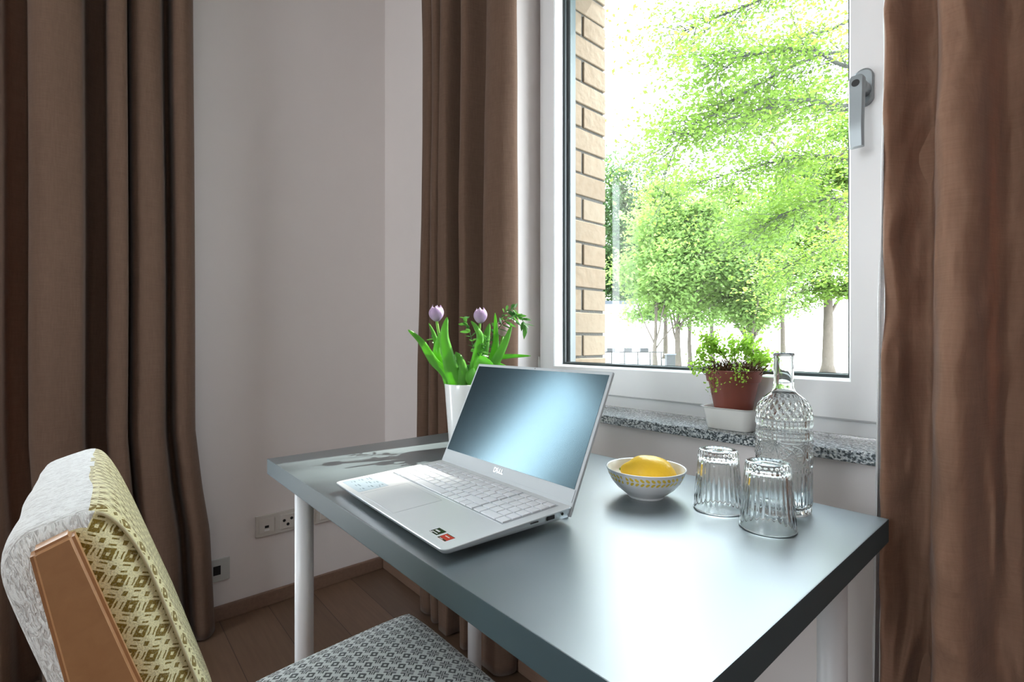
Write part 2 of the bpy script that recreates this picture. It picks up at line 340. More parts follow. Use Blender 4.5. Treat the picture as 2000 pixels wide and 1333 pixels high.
def lathe(prof, n=64, rfun=None, uv=False, split=None):
    """closed-looking surface of revolution from (r, z) points"""
    bm = bmesh.new(); rings = []
    for i, (r, z) in enumerate(prof):
        if r < 1e-6: rings.append([bm.verts.new((0, 0, z))]); continue
        ring = []
        for j in range(n):
            a = 2*PI*j/n; rr = r if rfun is None else rfun(r, z, a, i); ring.append(bm.verts.new((rr*math.cos(a), rr*math.sin(a), z)))
        rings.append(ring)
    uvl = bm.loops.layers.uv.new('UVMap') if uv else None
    N = len(prof)-1
    for i, (a, b) in enumerate(zip(rings, rings[1:])):
        for j in range(n):
            if len(a) == 1 and len(b) == 1: continue
            if len(a) == 1: vs = (a[0], b[(j+1) % n], b[j]); us = ((j+.5, i), (j+1, i+1), (j, i+1))
            elif len(b) == 1: vs = (a[j], a[(j+1) % n], b[0]); us = ((j, i), (j+1, i), (j+.5, i+1))
            else: vs = (a[j], a[(j+1) % n], b[(j+1) % n], b[j]); us = ((j, i), (j+1, i), (j+1, i+1), (j, i+1))
            f = bm.faces.new(vs); f.smooth = True
            if split is not None and i >= split: f.material_index = 1
            if uv:
                for lp, (uu, vv) in zip(f.loops, us): lp[uvl].uv = (uu/n, vv/N)
    bmesh.ops.recalc_face_normals(bm, faces=bm.faces)
    return bm
def copy_tree(o, parent=None):
    c = o.copy(); COL.objects.link(c)
    if parent is not None: c.parent = parent
    for ch in list(o.children): copy_tree(ch, c)
    return c

# ================================================================== ROOM SHELL
WX0, WX1, WZ0, WZ1 = 0.868, 1.86, 0.79, 2.27      # window opening
BX = 0.929                                          # outer brick reveal
RX, RY, RZ = 4.3, -4.1, 2.7
struct('floor', box((-0.3, RY-0.3, -0.12), (RX+0.3, 0.0, 0.0)), M['floor'])
struct('ceiling', box((-0.3, RY-0.3, RZ), (RX+0.3, 0.36, RZ+0.1)), M['ceiling'])
struct('wall_far', boxes([((0, 0, -0.12), (WX0, 0.19, RZ)), ((WX1, 0, -0.12), (RX+0.3, 0.19, RZ)), ((WX0, 0, -0.12), (WX1, 0.19, WZ0)), ((WX0, 0, WZ1), (WX1, 0.19, RZ))]), M['wall'])
BY0, BY1, BZ0, BZ1 = -1.82, -1.12, 0.06, 2.18      # balcony door opening in the left wall
struct('wall_left', boxes([((-0.3, BY1, -0.12), (0, 0.19, RZ)), ((-0.3, RY-0.3, -0.12), (0, BY0, RZ)), ((-0.3, BY0, BZ1), (0, BY1, RZ)), ((-0.3, BY0, -0.12), (0, BY1, BZ0))]), M['wall'])
struct('wall_right', box((RX, RY-0.3, 0.0), (RX+0.3, 0.0, RZ)), M['wall'])
struct('wall_near', boxes([((0, RY-0.3, 0), (0.9, RY, RZ)), ((2.1, RY-0.3, 0), (RX, RY, RZ)), ((0.9, RY-0.3, 2.4), (2.1, RY, RZ)), ((0.9, RY-0.3, 0), (2.1, RY, 1.0))]), M['wall'])
def skirting(name, a, b):
    o = struct(name, box(a, b, 0.006), M['skirting']); return o
skirting('baseboard_left', (0.0, BY1, 0.0), (0.016, -0.016, 0.052))
skirting('baseboard_far', (0.0, -0.016, 0.0), (RX, 0.0, 0.052))

# outer facade with the pale brick reveal seen through the window
bm = bmesh.new(); rnd = random.Random(3)
zc = WZ0-0.30; row = 0
H = 0.0712; J = 0.0100
while zc < WZ1+0.3:
    # left reveal bricks (face at x = BX)
    cuts = [0.19, 0.248, 0.367] if row % 2 == 0 else [0.19, 0.367]
    for y0, y1 in zip(cuts, cuts[1:]):
        jz = rnd.uniform(-0.0015, 0.0015)
        add_box(bm, (BX-0.09, y0+J/2, zc+jz), (BX+rnd.uniform(-0.001, 0.001), y1-(J/2 if y1 < 0.36 else 0), zc+H-0.004+jz), 0.002, seg=1)
    for x0 in np.arange(-0.6, BX-0.1, 0.25):
        xx = x0+(0.125 if row % 2 else 0)
        add_box(bm, (xx, 0.27, zc), (min(xx+0.24, BX-0.095), 0.367, zc+H-0.004))
    zc += 0.0758; row += 1
struct('wall_outside', bm, M['brick'])
struct('wall_mortar', boxes([((-0.6, 0.19, -0.6), (BX-0.006, 0.36, 3.6)), ((WX1-0.03, 0.19, -0.6), (RX+0.3, 0.36, 3.6)), ((BX-0.006, 0.19, -0.6), (WX1-0.03, 0.36, WZ0+0.02)), ((BX-0.006, 0.19, WZ1-0.05), (WX1-0.03, 0.36, 3.6))]), M['mortar'])

# ------------------------------------------------------------------ window 1 (desk window)
win = empty('window_1', (WX0, 0.11, WZ0), kind='structure')
def wl(o): o.location = Vector(o.location)-Vector((WX0, 0.11, WZ0)); return o
def ring_boxes(x0, x1, z0, z1, wd, y0, y1, wb=None, bevel=0.003):
    wb = wb if wb else wd
    return boxes([((x0, y0, z0), (x0+wd, y1, z1)), ((x1-wd, y0, z0), (x1, y1, z1)), ((x0+wd-.002, y0, z0), (x1-wd+.002, y1, z0+wb)), ((x0+wd-.002, y0, z1-wd), (x1-wd+.002, y1, z1))], bevel)
fr = wl(struct('window_frame', ring_boxes(WX0, WX1, 0.815, WZ1, 0.055, 0.11, 0.175), M['upvc'], win))
# sash with stepped inner bead
SX0, SX1, SZ0, SZ1 = 0.886, 1.788, 0.843, 2.235
bm = bmesh.new()
def bevel_ring(bm, x0, x1, z0, z1, steps):
    """steps: list of (inset, y) - a mitred frame profile"""
    rings = [[bm.verts.new((x, y, z)) for x, z in ((x0+i, z0+i*k), (x1-i, z0+i*k), (x1-i, z1-i), (x0+i, z1-i))] for i, y, k in steps]
    for a, b in zip(rings, rings[1:]):
        for j in range(4): bm.faces.new((a[j], a[(j+1) % 4], b[(j+1) % 4], b[j]))
bevel_ring(bm, SX0, SX1, SZ0, SZ1, [(0, .118, 1), (0, .094, 1), (.004, .090, 1), (.0625, .090, 1.19), (.0655, .093, 1.17), (.0700, .124, 1.13), (.072, .128, 1.12)])
bmesh.ops.recalc_face_normals(bm, faces=bm.faces)
for f in bm.faces:
    pass
sash = wl(struct('window_sash', bm, M['upvc'], win))
bm = bmesh.new(); bevel_ring(bm, SX0, SX1, SZ0, SZ1, [(.068, .1245, 1.13), (.073, .1235, 1.12), (.0762, .126, 1.12), (.077, .132, 1.12)])
wl(struct('glazing_gasket', bm, M['gasket'], win))
bm = bmesh.new(); bevel_ring(bm, SX0, SX1, SZ0, SZ1, [(.0775, .150, 1.12), (.070, .153, 1.12), (.063, .190, 1.12), (.02, .190, 1.12), (.02, .150, 1.0)])
wl(struct('outer_cladding', bm, M['clad'], win))
wl(struct('pane', box((SX0+.070, .130, SZ0+.078), (SX1-.070, .134, SZ1-.070)), M['pane'], win))
wl(struct('window_sill', box((WX0-0.03, -0.026, 0.790), (WX1+0.03, 0.125, 0.810), 0.0015, seg=1), M['granite'], win))
wl(struct('lower_cover_strip', box((WX0, 0.103, 0.8135), (WX1, 0.114, 0.842), 0.002), M['upvc'], win))
# hinge cover low on the left edge
bm = bmesh.new(); tube(bm, [(0.876, 0.100, 0.90), (0.876, 0.100, 0.945)], 0.006, 12); wl(struct('hinge_cover', bm, M['upvc'], win))
# handle
hd = bmesh.new(); HX = 1.747
prof = []
for k in range(24):
    a = 2*PI*k/24; rr = 0.0155; prof.append((rr*math.cos(a), rr*math.sin(a)+(0.0185 if math.sin(a) >= 0 else -0.0185)))
def prism_y(bm, pr, y0, y1, cx, cz, inset=0.0015):
    rs = []
    for y, s in ((y0, 1), (y1+(y0-y1)*0.15, 1), (y1, 1-inset/0.015)):
        rs.append([bm.verts.new((cx+x*s, y, cz+z*s)) for x, z in pr])
    n = len(pr)
    for a, b in zip(rs, rs[1:]):
        for j in range(n): f = bm.faces.new((a[j], a[(j+1) % n], b[(j+1) % n], b[j])); f.smooth = True
    bm.faces.new(rs[-1]); bm.faces.new(list(reversed(rs[0])))
prism_y(hd, prof, 0.090, 0.0795, HX, 1.459)
ros = wl(struct('handle', hd, M['steel'], win))
def hl(o): return o
hb = bmesh.new(); tube(hb, [(HX, 0.080, 1.452), (HX, 0.060, 1.452), (HX, 0.048, 1.452)], [0.0135, 0.0125, 0.012], 24)
struct('handle_boss', hb, M['steel'], ros)
lv = bmesh.new()
pts = [(HX, .046, 1.466), (HX, .043, 1.452), (HX, .0425, 1.43), (HX, .041, 1.40), (HX, .040, 1.37), (HX, .043, 1.339)]
rr = []
for i, p in enumerate(smooth_path(pts, 4)):
    t = i/(20); wdt = 0.0125-0.002*t if i > 1 else 0.0085+0.002*i; th = 0.0075-0.0012*t
    rr.append([lv.verts.new((p.x+wdt*cx, p.y+th*cy_, p.z)) for cx, cy_ in ((-1, -.4), (-.8, -1), (.8, -1), (1, -.4), (1, .6), (.8, 1), (-.8, 1), (-1, .6))])
for a, b in zip(rr, rr[1:]):
    for j in range(8): lv.faces.new((a[j], b[j], b[(j+1) % 8], a[(j+1) % 8]))
lv.faces.new(rr[0]); lv.faces.new(list(reversed(rr[-1]))); bmesh.ops.recalc_face_normals(lv, faces=lv.faces)
struct('handle_lever', lv, M['steel'], ros, smooth=True, auto=35)
bm = bmesh.new(); tube(bm, [(HX, .0362, 1.451), (HX, .0348, 1.451)], 0.0062, 20); struct('key_lock', bm, M['black'], ros)

# ------------------------------------------------------------------ balcony door behind the left curtain, and an unseen window added behind the camera for fill light
w2 = empty('window_2', (0, (BY0+BY1)/2, BZ0), kind='structure')
def frame_x(y0, y1, z0, z1, wd, x0, x1, zb=None):
    return boxes([((x0, y0, z0), (x1, y0+wd, z1)), ((x0, y1-wd, z0), (x1, y1, z1)), ((x0, y0+wd, z0), (x1, y1-wd, z0+(zb or wd))), ((x0, y0+wd, z1-wd), (x1, y1-wd, z1))], 0.003)
hh = (BY1-BY0)/2
struct('window_frame', frame_x(-hh, hh, 0, BZ1-BZ0, 0.07, -0.16, -0.08, 0.14), M['upvc'], w2)
struct('pane', box((-0.125, -hh+0.06, 0.12), (-0.121, hh-0.06, BZ1-BZ0-0.06)), M['pane'], w2)
w_fill = empty('fill_window', (1.5, RY, 1.0), kind='structure')
struct('window_frame', boxes([((-.6, -0.16, 0), (-.53, -0.08, 1.4)), ((.53, -0.16, 0), (.6, -0.08, 1.4)), ((-.53, -0.16, 0), (.53, -0.08, 0.07)), ((-.53, -0.16, 1.33), (.53, -0.08, 1.4))], 0.003), M['upvc'], w_fill)
struct('pane', box((-.54, -0.125, 0.06), (.54, -0.121, 1.34)), M['pane'], w_fill)

# ================================================================== DESK
DX0, DX1, DY0, DY1, DZ = 0.815, 1.822, -0.689, -0.0945, 0.73
desk = empty('desk', ((DX0+DX1)/2, (DY0+DY1)/2, 0), 'dark blue-grey rectangular desk on round white legs under the window', 'desk')
def dl(x, y, z): return (x-(DX0+DX1)/2, y-(DY0+DY1)/2, z)
bm = box(dl(DX0, DY0, DZ-0.034), dl(DX1, DY1, DZ), 0.0012, seg=2); bm.normal_update()
for f in bm.faces: f.material_index = 0 if f.normal.z > 0.3 else 1
obj('desk_top', bm, [M['desk'], M['desk_edge']], desk)
for x, y in ((0.889, -0.632), (0.869, -0.152), (1.765, -0.152), (1.76, -0.632)):
    bm = bmesh.new(); tube(bm, [dl(x, y, 0.012), dl(x, y, DZ-0.038)], 0.0195, 32)
    lg = obj('leg', bm, M['table_leg'], desk)
    bm = bmesh.new(); tube(bm, [dl(x, y, 0.0), dl(x, y, 0.013)], [0.017, 0.0215], 24); obj('foot', bm, M['black'], lg)
    bm = bmesh.new(); add_box(bm, dl(x-0.045, y-0.045, DZ-0.039), dl(x+0.045, y+0.045, DZ-0.034), 0.002); obj('mounting_plate', bm, M['steel'], lg)

# ================================================================== CURTAINS
def catmull(ctrl, n):
    return smooth_path([(a, b, 0) for a, b in ctrl], n)
def curtain(name, label, ctrl, to_world, z0, z1, mat, shift=None, seed=0, wr=0.004, rows=90, crease=0.0, dmax=None):
    path = catmull(ctrl, 8); root = empty(name, to_world(ctrl[0][0], 0.0, 0), label, 'curtain', 'brown linen curtains')
    bm = bmesh.new(); grid = []
    s = 0; ss = [0]
    for a, b in zip(path, path[1:]): s += (b-a).length; ss.append(s)
    for r in range(rows+1):
        z = z0+(z1-z0)*r/rows; line = []
        for i, p in enumerate(path):
            q = Vector((ss[i]*5+seed, z*1.3, seed*3.1)); nz = noise.noise(q)*wr*2
            nz2 = noise.noise(Vector((ss[i]*22+seed, z*4.5, 7.7)))*wr*0.5
            drift = noise.noise(Vector((ss[i]*1.5, z*0.9, seed)))*0.010
            a = p.x+drift+(shift(z, ss[i]/s) if shift else 0)
            amp = 1.0+0.25*noise.noise(Vector((ss[i]*3, z*0.8, seed+9)))
            if crease:
                qa = Vector((ss[i]*11+z*2.2, z*6.0-ss[i]*3, seed*1.7)); c1 = abs(noise.noise(qa)); c2 = abs(noise.noise(Vector((ss[i]*26-z*3, z*11+ss[i]*4, 4.4))))
                nz += crease*(0.30-c1)*(1+0.6*max(0, 1.2-z))+crease*0.4*(0.25-c2)
            d = max(0.006, p.y*amp+nz+nz2)
            if dmax: d = min(d, dmax-0.004+0.3*nz2)
            line.append(bm.verts.new(Vector(to_world(a, d, z))-root.location))
        grid.append(line)
    for r in range(rows):
        for i in range(len(path)-1):
            f = bm.faces.new((grid[r][i], grid[r][i+1], grid[r+1][i+1], grid[r+1][i])); f.smooth = True
    o = obj('curtain_fabric', bm, mat, root)
    md = o.modifiers.new('s', 'SOLIDIFY'); md.thickness = 0.0012; md.offset = 0
    return root, grid
# between corner and window; (x, distance from wall)
mid = [(0.385, .02), (0.400, .05), (0.43, .068), (0.466, .062), (0.476, .020), (0.480, .008), (0.486, .060), (0.505, .080), (0.535, .078), (0.547, .020), (0.551, .004), (0.560, .058), (0.585, .082), (0.618, .076), (0.630, .02), (0.650, .002), (0.675, .006),
       (0.682, .060), (0.700, .082), (0.725, .080), (0.742, .03), (0.758, .004), (0.785, .002), (0.802, .010), (0.809, .064), (0.835, .080), (0.868, .082), (0.897, .070), (0.912, .040), (0.905, .018), (0.880, .014)]
c_mid, _ = curtain('curtain', 'brown curtain hanging behind the tulips between room corner and window', mid, lambda a, d, z: (a, -d-0.004, z), 0.008, RZ, M['curtain'], seed=2, dmax=0.086,
                   shift=lambda z, t: -0.012*(t-.5)*(1-min(1, z/1.2)))
lef = [(-1.20, .06), (-1.19, .10), (-1.172, .085), (-1.16, .03), (-1.135, .012), (-1.118, .02), (-1.113, .085), (-1.085, .125), (-1.04, .130), (-1.003, .11), (-.993, .03), (-.965, .002), (-.944, .015),
       (-.942, .09), (-.915, .115), (-.897, .10), (-.895, .02), (-.887, .01), (-.882, .09), (-.85, .118), (-.812, .108), (-.797, .03), (-.788, .004), (-.779, .02), (-.776, .085), (-.75, .104), (-.727, .080), (-.718, .045), (-.722, .02)]
def lshift(z, t):
    b = 0.035*(1-min(1, max(0, (z-0.35)/0.35)))+0.02*(1-min(1, z/0.5))
    return b*(0.3+0.7*t)-0.008*z/2.5
c_left, _ = curtain('curtain', 'tall brown curtain at the left, behind the chair, reaching the floor', lef, lambda a, d, z: (d+0.018, a, z), 0.008, RZ, M['curtain'], seed=5, shift=lshift)
rig = [(1.86, .012), (1.83, .014), (1.806, .030), (1.802, .056), (1.808, .070), (1.820, .060), (1.834, .034), (1.850, .020), (1.860, .030), (1.868, .075), (1.879, .104), (1.897, .106), (1.910, .088), (1.924, .040), (1.938, .010), (1.955, .014), (1.965, .04), (1.99, .045), (2.01, .012), (2.03, .08), (2.06, .10), (2.10, .09), (2.12, .04), (2.16, .03), (2.19, .09), (2.24, .1), (2.27, .04)]
def rshift(z, t):
    return (0.016*(z-1.1)/0.9 if z > 1.1 else 0.012*(z-1.1)/0.9)+0.006
c_right, gr = curtain('curtain', 'brown curtain at the right, overlapping the window handle side', rig, lambda a, d, z: (a, -d-0.004, z), 0.008, RZ, M['curtain_lit'], seed=11, shift=rshift, wr=0.005, rows=220, crease=0.032)
# white lining fold along its window edge
bm = bmesh.new(); L1 = []
for r in range(161):
    z = 0.008+(RZ-0.008)*r/160; e = Vector((1.806-0.0015+rshift(z, 0), -0.058-0.004, z))
    wv = 0.003*noise.noise(Vector((0, z*9, 3)))
    g = gr[r][2*7+3].co+c_right.location if False else e
    L1.append([bm.verts.new(Vector((e.x-0.0065+wv, e.y+0.030, z))-c_right.location), bm.verts.new(Vector((e.x-0.0085+wv, e.y+0.004, z))-c_right.location), bm.verts.new(Vector((e.x-0.003, e.y-0.012, z))-c_right.location)])
for a, b in zip(L1, L1[1:]):
    for j in range(2): f = bm.faces.new((a[j], a[j+1], b[j+1], b[j])); f.smooth = True
ho = obj('lining', bm, M['hem'], c_right); md = ho.modifiers.new('s', 'SOLIDIFY'); md.thickness = 0.001; md.offset = 0
tag(ho, label='white lining edge')

# ================================================================== SOCKETS ON THE LEFT WALL
sk = empty('wall_socket', (0, -0.372, 0.301), 'cream four-gang socket strip low on left wall behind the desk leg', 'socket')
obj('frame', box((0, -0.150, -0.040), (0.009, 0.150, 0.040), 0.003), M['socket'], sk)
for g in range(4):
    y = -0.1125+0.075*g
    ins = obj('socket_insert', box((0.008, y-0.027, -0.027), (0.013, y+0.027, 0.027), 0.002), M['socket'], sk)
    if g == 0:
        obj('data_port', box((0.0128, y-0.007, -0.008), (0.0138, y+0.007, 0.001), 0.0), M['black'], ins); obj('port_label_strip', box((0.0128, y-0.009, -0.019), (0.015, y+0.009, -0.012), 0.001), M['white_ink'], ins)
    else:
        for dy, dz in ((-0.0135, 0.005), (0.0135, 0.009), (0, -0.011)):
            bm = bmesh.new(); tube(bm, [(0.0128, y+dy, dz), (0.0138, y+dy, dz)], 0.0055, 14); obj('antenna_hole', bm, M['black'], ins)
s2 = empty('wall_outlet', (0, -0.646, 0.180), 'small square wall outlet with dark port beside the left curtain hem', 'outlet')
obj('cover_plate', box((0, -0.040, -0.040), (0.008, 0.040, 0.040), 0.003), M['plate'], s2)
obj('port', box((0.0079, -0.012, -0.016), (0.0088, 0.011, 0.016)), M['black'], s2)

# ================================================================== LAPTOP
LW, LD = 0.365, 0.228
ang = math.radians(-1.7)
lap = empty('laptop', (1.337, -0.672, DZ), 'open silver laptop with dark reflective display on the desk', 'laptop', rz=ang)
# local: x from -LW/2..LW/2, y from 0 (front) to LD (hinge), z from desk
def zt(y): return 0.0172+0.0063*y/LD      # top surface
def zb(y): return 0.0105-0.0020*y/LD
bm = bmesh.new(); R = 0.010; out = []
def rrect(w, y0, y1, r, n=5):
    p = []
    for cx, cy_, a0 in ((w/2-r, y1-r, 0), (-w/2+r, y1-r, PI/2), (-w/2+r, y0+r, PI), (w/2-r, y0+r, 1.5*PI)):
        for k in range(n+1):
            a = a0+PI/2*k/n; p.append((cx+r*math.cos(a), cy_+r*math.sin(a)))
    return p
rings = []
for ins, f in ((0.004, 'b'), (0.0010, 'm'), (0.0, 't0'), (0.0006, 't')):
    pr = rrect(LW-2*ins, ins, LD-ins-0.008, R-ins*0.5)
    zz = {'b': lambda y: zb(y), 'm': lambda y: zb(y)+(zt(y)-zb(y))*0.45, 't0': lambda y: zt(y)-0.0007, 't': lambda y: zt(y)}[f]
    rings.append([bm.verts.new((x, y, zz(y))) for x, y in pr])
n = len(rings[0])
for a, b in zip(rings, rings[1:]):
    for j in range(n): f = bm.faces.new((a[j], a[(j+1) % n], b[(j+1) % n], b[j])); f.smooth = True; f.material_index = 1
bm.faces.new(rings[-1]); bm.faces.new(list(reversed(rings[0])))
base = obj('base', bm, [M['alu'], M['alu_side']], lap, auto=30)
slope = math.atan2(0.0063, LD)
def on_top(name, bmx, mat, x, y, dz=0.0, parent=None, **k):
    o = obj(name, bmx, mat, parent or base, **k); o.location = (x, y, zt(y)+dz); o.rotation_euler = (slope, 0, 0); return o
kb = on_top('keyboard', box((-0.1655, -0.0525, -0.0003), (0.1655, 0.0525, 0.00035), 0.0003), M['alu_side'], 0.0, 0.1525)
# key rows (from front to back): widths in units of 1 key pitch, ISO layout with number pad
P = 0.01735; G = 0.0021
rows = [
 (0.0, 0.0168, [1.35, 1, 1, 1, 5.2, 1, 1, 0.95, 0.95, 0.95, 0.15, 1.0, 2.0, 1.0]),
 (0.0176, 0.0168, [1.3, 1, 1, 1, 1, 1, 1, 1, 1, 1, 1, 2.65, 0.15, 1, 1, 1, 1.0]),
 (0.0352, 0.0168, [1.7, 1, 1, 1, 1, 1, 1, 1, 1, 1, 1, 1, 1.25, 0.15, 1, 1, 1, 1]),
 (0.0528, 0.0168, [1.5, 1, 1, 1, 1, 1, 1, 1, 1, 1, 1, 1, 1, 0.45, 0.15, 1, 1, 1, 1]),
 (0.0704, 0.0168, [1.0, 1, 1, 1, 1, 1, 1, 1, 1, 1, 1, 1, 1, 0.95+0.0, 0.15, 1, 1, 1, 1]),
 (0.0880, 0.0120, [1.0]*14+[0.15]+[1.0]*4)]
keymesh = {}
nk = 0
for y0, kh, ws in rows:
    tot = sum(ws); sc_ = 0.327/(tot*P); x = -0.1635
    for wv in ws:
        wd = wv*P*sc_
        if wv > 0.2:
            kk = (round(wd, 4), kh)
            if kk not in keymesh:
                b2 = box((-wd/2+G/2, -kh/2+G/2, 0), (wd/2-G/2, kh/2-G/2, 0.0016), 0.0006)
                me = bpy.data.meshes.new('key'); b2.to_mesh(me); b2.free(); me.materials.append(M['key']); keymesh[kk] = me
            ko = bpy.data.objects.new('key', keymesh[kk]); COL.objects.link(ko); ko.parent = kb; ko.location = (x+wd/2, -0.0500+y0+kh/2, 0.0002); nk += 1
        x += wd
print('keys', nk)
tp = on_top('touchpad', box((-0.0575, -0.040, -0.0002), (0.0575, 0.040, 0.00018)), M['alu'], -0.030, 0.050)
on_top('touchpad_groove', boxes([((-0.0585, 0.0400, -0.0001), (0.0585, 0.0406, 0.00022)), ((-0.0585, -0.0406, -0.0001), (0.0585, -0.0400, 0.00022)), ((-0.0585, -0.0406, -0.0001), (-0.0579, 0.0406, 0.00022)), ((0.0579, -0.0406, -0.0001), (0.0585, 0.0406, 0.00022))]), M['alu_side'], -0.030, 0.050)
# stickers
st = on_top('info_sticker', box((-0.037, -0.026, 0), (0.037, 0.026, 0.00025)), M['sticker_blue'], -0.135, 0.036)
bm = bmesh.new(); rs = random.Random(8)
for (x, y, ww) in [(-.030, .018, .02), (.0, .019, .012), (.022, .019, .008), (-.03, .004, .012), (-.008, .008, .016), (.016, .002, .014), (-.028, -.01, .01), (-.006, -.012, .018), (.02, -.014, .01), (.028, .012, .006)]:
    add_box(bm, (x, y, 0.0002), (x+ww*0.75, y+0.0022, 0.0003)); add_box(bm, (x, y-.0045, 0.0002), (x+ww*0.5, y-.0030, 0.0003))
obj('printed_lines', bm, M['ink'], st)
sb = on_top('processor_sticker', box((-0.009, -0.0075, 0), (0.009, 0.0075, 0.0003)), M['sticker_black'], 0.128, 0.0245)
tag(sb, label='black sticker with white marks')
obj('printed_lines', boxes([((-0.0065, -0.0005, 0.0003), (0.003, 0.0022, 0.0004)), ((-0.0065, -0.005, 0.0003), (0.0065, -0.0038, 0.0004)), ((-0.008, -0.0072, 0.0003), (-0.003, -0.0058, 0.0004))]), M['white_ink'], sb)
sr = on_top('graphics_sticker', box((-0.009, -0.0075, 0), (0.009, 0.0075, 0.0003)), M['sticker_red'], 0.1515, 0.0225)
tag(sr, label='red sticker with black lower edge')
obj('sticker_border', boxes([((-0.009, -0.0075, 0.0003), (0.009, -0.005, 0.0004)), ((-0.009, 0.0065, 0.0003), (0.009, 0.0075, 0.0004))]), M['sticker_black'], sr)
obj('printed_lines', boxes([((-0.005, 0.0012, 0.0003), (0.0045, 0.0026, 0.0004)), ((-0.005, -0.0068, 0.0004), (0.002, -0.006, 0.0005))]), M['white_ink'], sr)
# ports on the right side
def side(name, y0, y1, h0, h1, mat):
    b2 = bmesh.new(); zz = lambda y, h: zb(y)+(zt(y)-zb(y))*h
    x = LW/2+0.0002; add_box(b2, (x-0.003, y0, zz(y0, h0)), (x, y1, zz(y1, h1))); return obj(name, b2, mat, base)
side('card_slot', 0.136, 0.150, 0.62, 0.70, M['black']); side('usb_port', 0.166, 0.1805, 0.42, 0.80, M['black'])
b2 = bmesh.new(); yy = 0.196; tube(b2, [(LW/2-0.003, yy, zt(yy)-0.0052), (LW/2+0.0003, yy, zt(yy)-0.0052)], 0.0021, 16); obj('audio_jack', b2, M['black'], base)
for x in (-0.15, 0.15):
    obj('rubber_foot', box((x-0.012, 0.05, 0.0), (x+0.012, 0.058, 0.0112), 0.001), M['rubber'], base)
# lid: leaning back, its lower edge lifts the base
tilt = math.radians(25.6)
lid = obj('lid', box((-LW/2, -0.0052, -0.0165), (LW/2, 0.0, 0.2115), 0.0026), M['alu_side'], lap)
lid.location = (0, 0.2215, 0.0225); lid.rotation_euler = (-tilt, 0, 0)
# display side (front of lid is local -y)
lid.data.materials.clear(); lid.data.materials.append(M['bezel'])
obj('display', box((-LW/2+0.0055, -0.0057, 0.0225), (LW/2-0.0055, -0.0050, 0.2055), 0.0002), M['screen'], lid)
bz = obj('lower_bezel', box((-LW/2+0.003, -0.0060, 0.0035), (LW/2-0.003, -0.0050, 0.0222), 0.0003), M['bezel'], lid)
bm = bmesh.new(); tube(bm, [(0.0, -0.0049, 0.2085), (0.0, -0.0056, 0.2085)], 0.0009, 12); obj('webcam', bm, M['black'], lid)
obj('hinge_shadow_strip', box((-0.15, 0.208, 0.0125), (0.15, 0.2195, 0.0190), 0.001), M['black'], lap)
for x in (-0.15, 0.15):
    bm = bmesh.new(); tube(bm, [(x-0.012, 0.2265, 0.0040), (x+0.012, 0.2265, 0.0040)], 0.004, 12); obj('lift_foot', bm, M['rubber'], lap)
def text_mesh(s, size, ext=0.0003):
    cu = bpy.data.curves.new('t', 'FONT'); cu.body = s; cu.size = size; cu.extrude = ext; cu.align_x = 'CENTER'; cu.align_y = 'CENTER'; cu.offset = size*0.02
    to = bpy.data.objects.new('t', cu); COL.objects.link(to); dg = bpy.context.evaluated_depsgraph_get(); dg.update()
    me = bpy.data.meshes.new_from_object(to.evaluated_get(dg)); b = bmesh.new(); b.from_mesh(me); bpy.data.objects.remove(to); bpy.data.meshes.remove(me); return b
bm = bmesh.new()
for ch, x, r in (('D', -0.0098, 0), ('E', -0.0028, 35), ('L', 0.0042, 0), ('L', 0.0098, 0)):
    t_ = text_mesh(ch, 0.0115); t_.transform(Matrix.Translation((x, 0, 0)) @ Matrix.Rotation(math.radians(r), 4, 'Z'))
    tmp = bpy.data.meshes.new('x'); t_.to_mesh(tmp); t_.free(); bm.from_mesh(tmp); bpy.data.meshes.remove(tmp)
lg = obj('logo', bm, M['logo'], lid); lg.location = (0.0, -0.0062, 0.0128); lg.rotation_euler = (PI/2, 0, 0)

# ================================================================== BOWL AND LEMON
BO = (1.522, -0.272, DZ)
prof = [(0, 0.0035), (0.024, 0.0035), (0.0275, 0.0), (0.0305, 0.0), (0.0310, 0.003), (0.038, 0.0085), (0.048, 0.0165), (0.0565, 0.0265), (0.0620, 0.0365), (0.0655, 0.0465), (0.0665, 0.0488)]
outer = [prof[0]]
for a, b in zip(prof, prof[1:]):
    for k in range(1, 4): outer.append((a[0]+(b[0]-a[0])*k/3, a[1]+(b[1]-a[1])*k/3))
no = len(outer)
inner = [(0.0655, 0.0495), (0.0635, 0.0478), (0.0600, 0.037), (0.054, 0.0270), (0.045, 0.0180), (0.033, 0.0110), (0.018, 0.0075), (0, 0.0068)]
N_ = len(outer)+len(inner)-1
bmb = lathe(outer+inner, 96, uv=True, split=no+1)
bowl = obj('bowl', bmb, [M['bowl'], M['bowl_in']], smooth=True, loc=BO)
# place the decorative border: v position of z = 0.027..0.042
tag(bowl, 'small white bowl with yellow leaf border holding a lemon', 'bowl')
bm = bmesh.new(); bmesh.ops.create_uvsphere(bm, u_segments=56, v_segments=36, radius=1)
for v in bm.verts:
    x, y, z = v.co; r = math.hypot(y, z)
    X = x*0.0400; q = abs(x)
    tip = 0.0
    if q > 0.86: tip = ((q-0.86)/0.14)**1.6*0.0105*(1 if x < 0 else 0.35)
    X += math.copysign(tip, x); rad = 0.0295*(1-q**2.6)**0.5 if q < 1 else 0
    if q > 0.9: rad = max(rad, 0.0060*(1-(q-0.9)/0.1)**0.5)
    n_ = 0.0005*noise.noise(Vector((x*3, y*3, z*3)))
    s = (rad+n_)/max(r, 1e-5) if r > 1e-5 else 0
    v.co = Vector((X, y*s, z*s))
lem = empty('lemon', (BO[0]+0.006, BO[1]+0.004, DZ+0.0069), 'single yellow lemon lying in the small white bowl', 'lemon', rz=math.radians(40))
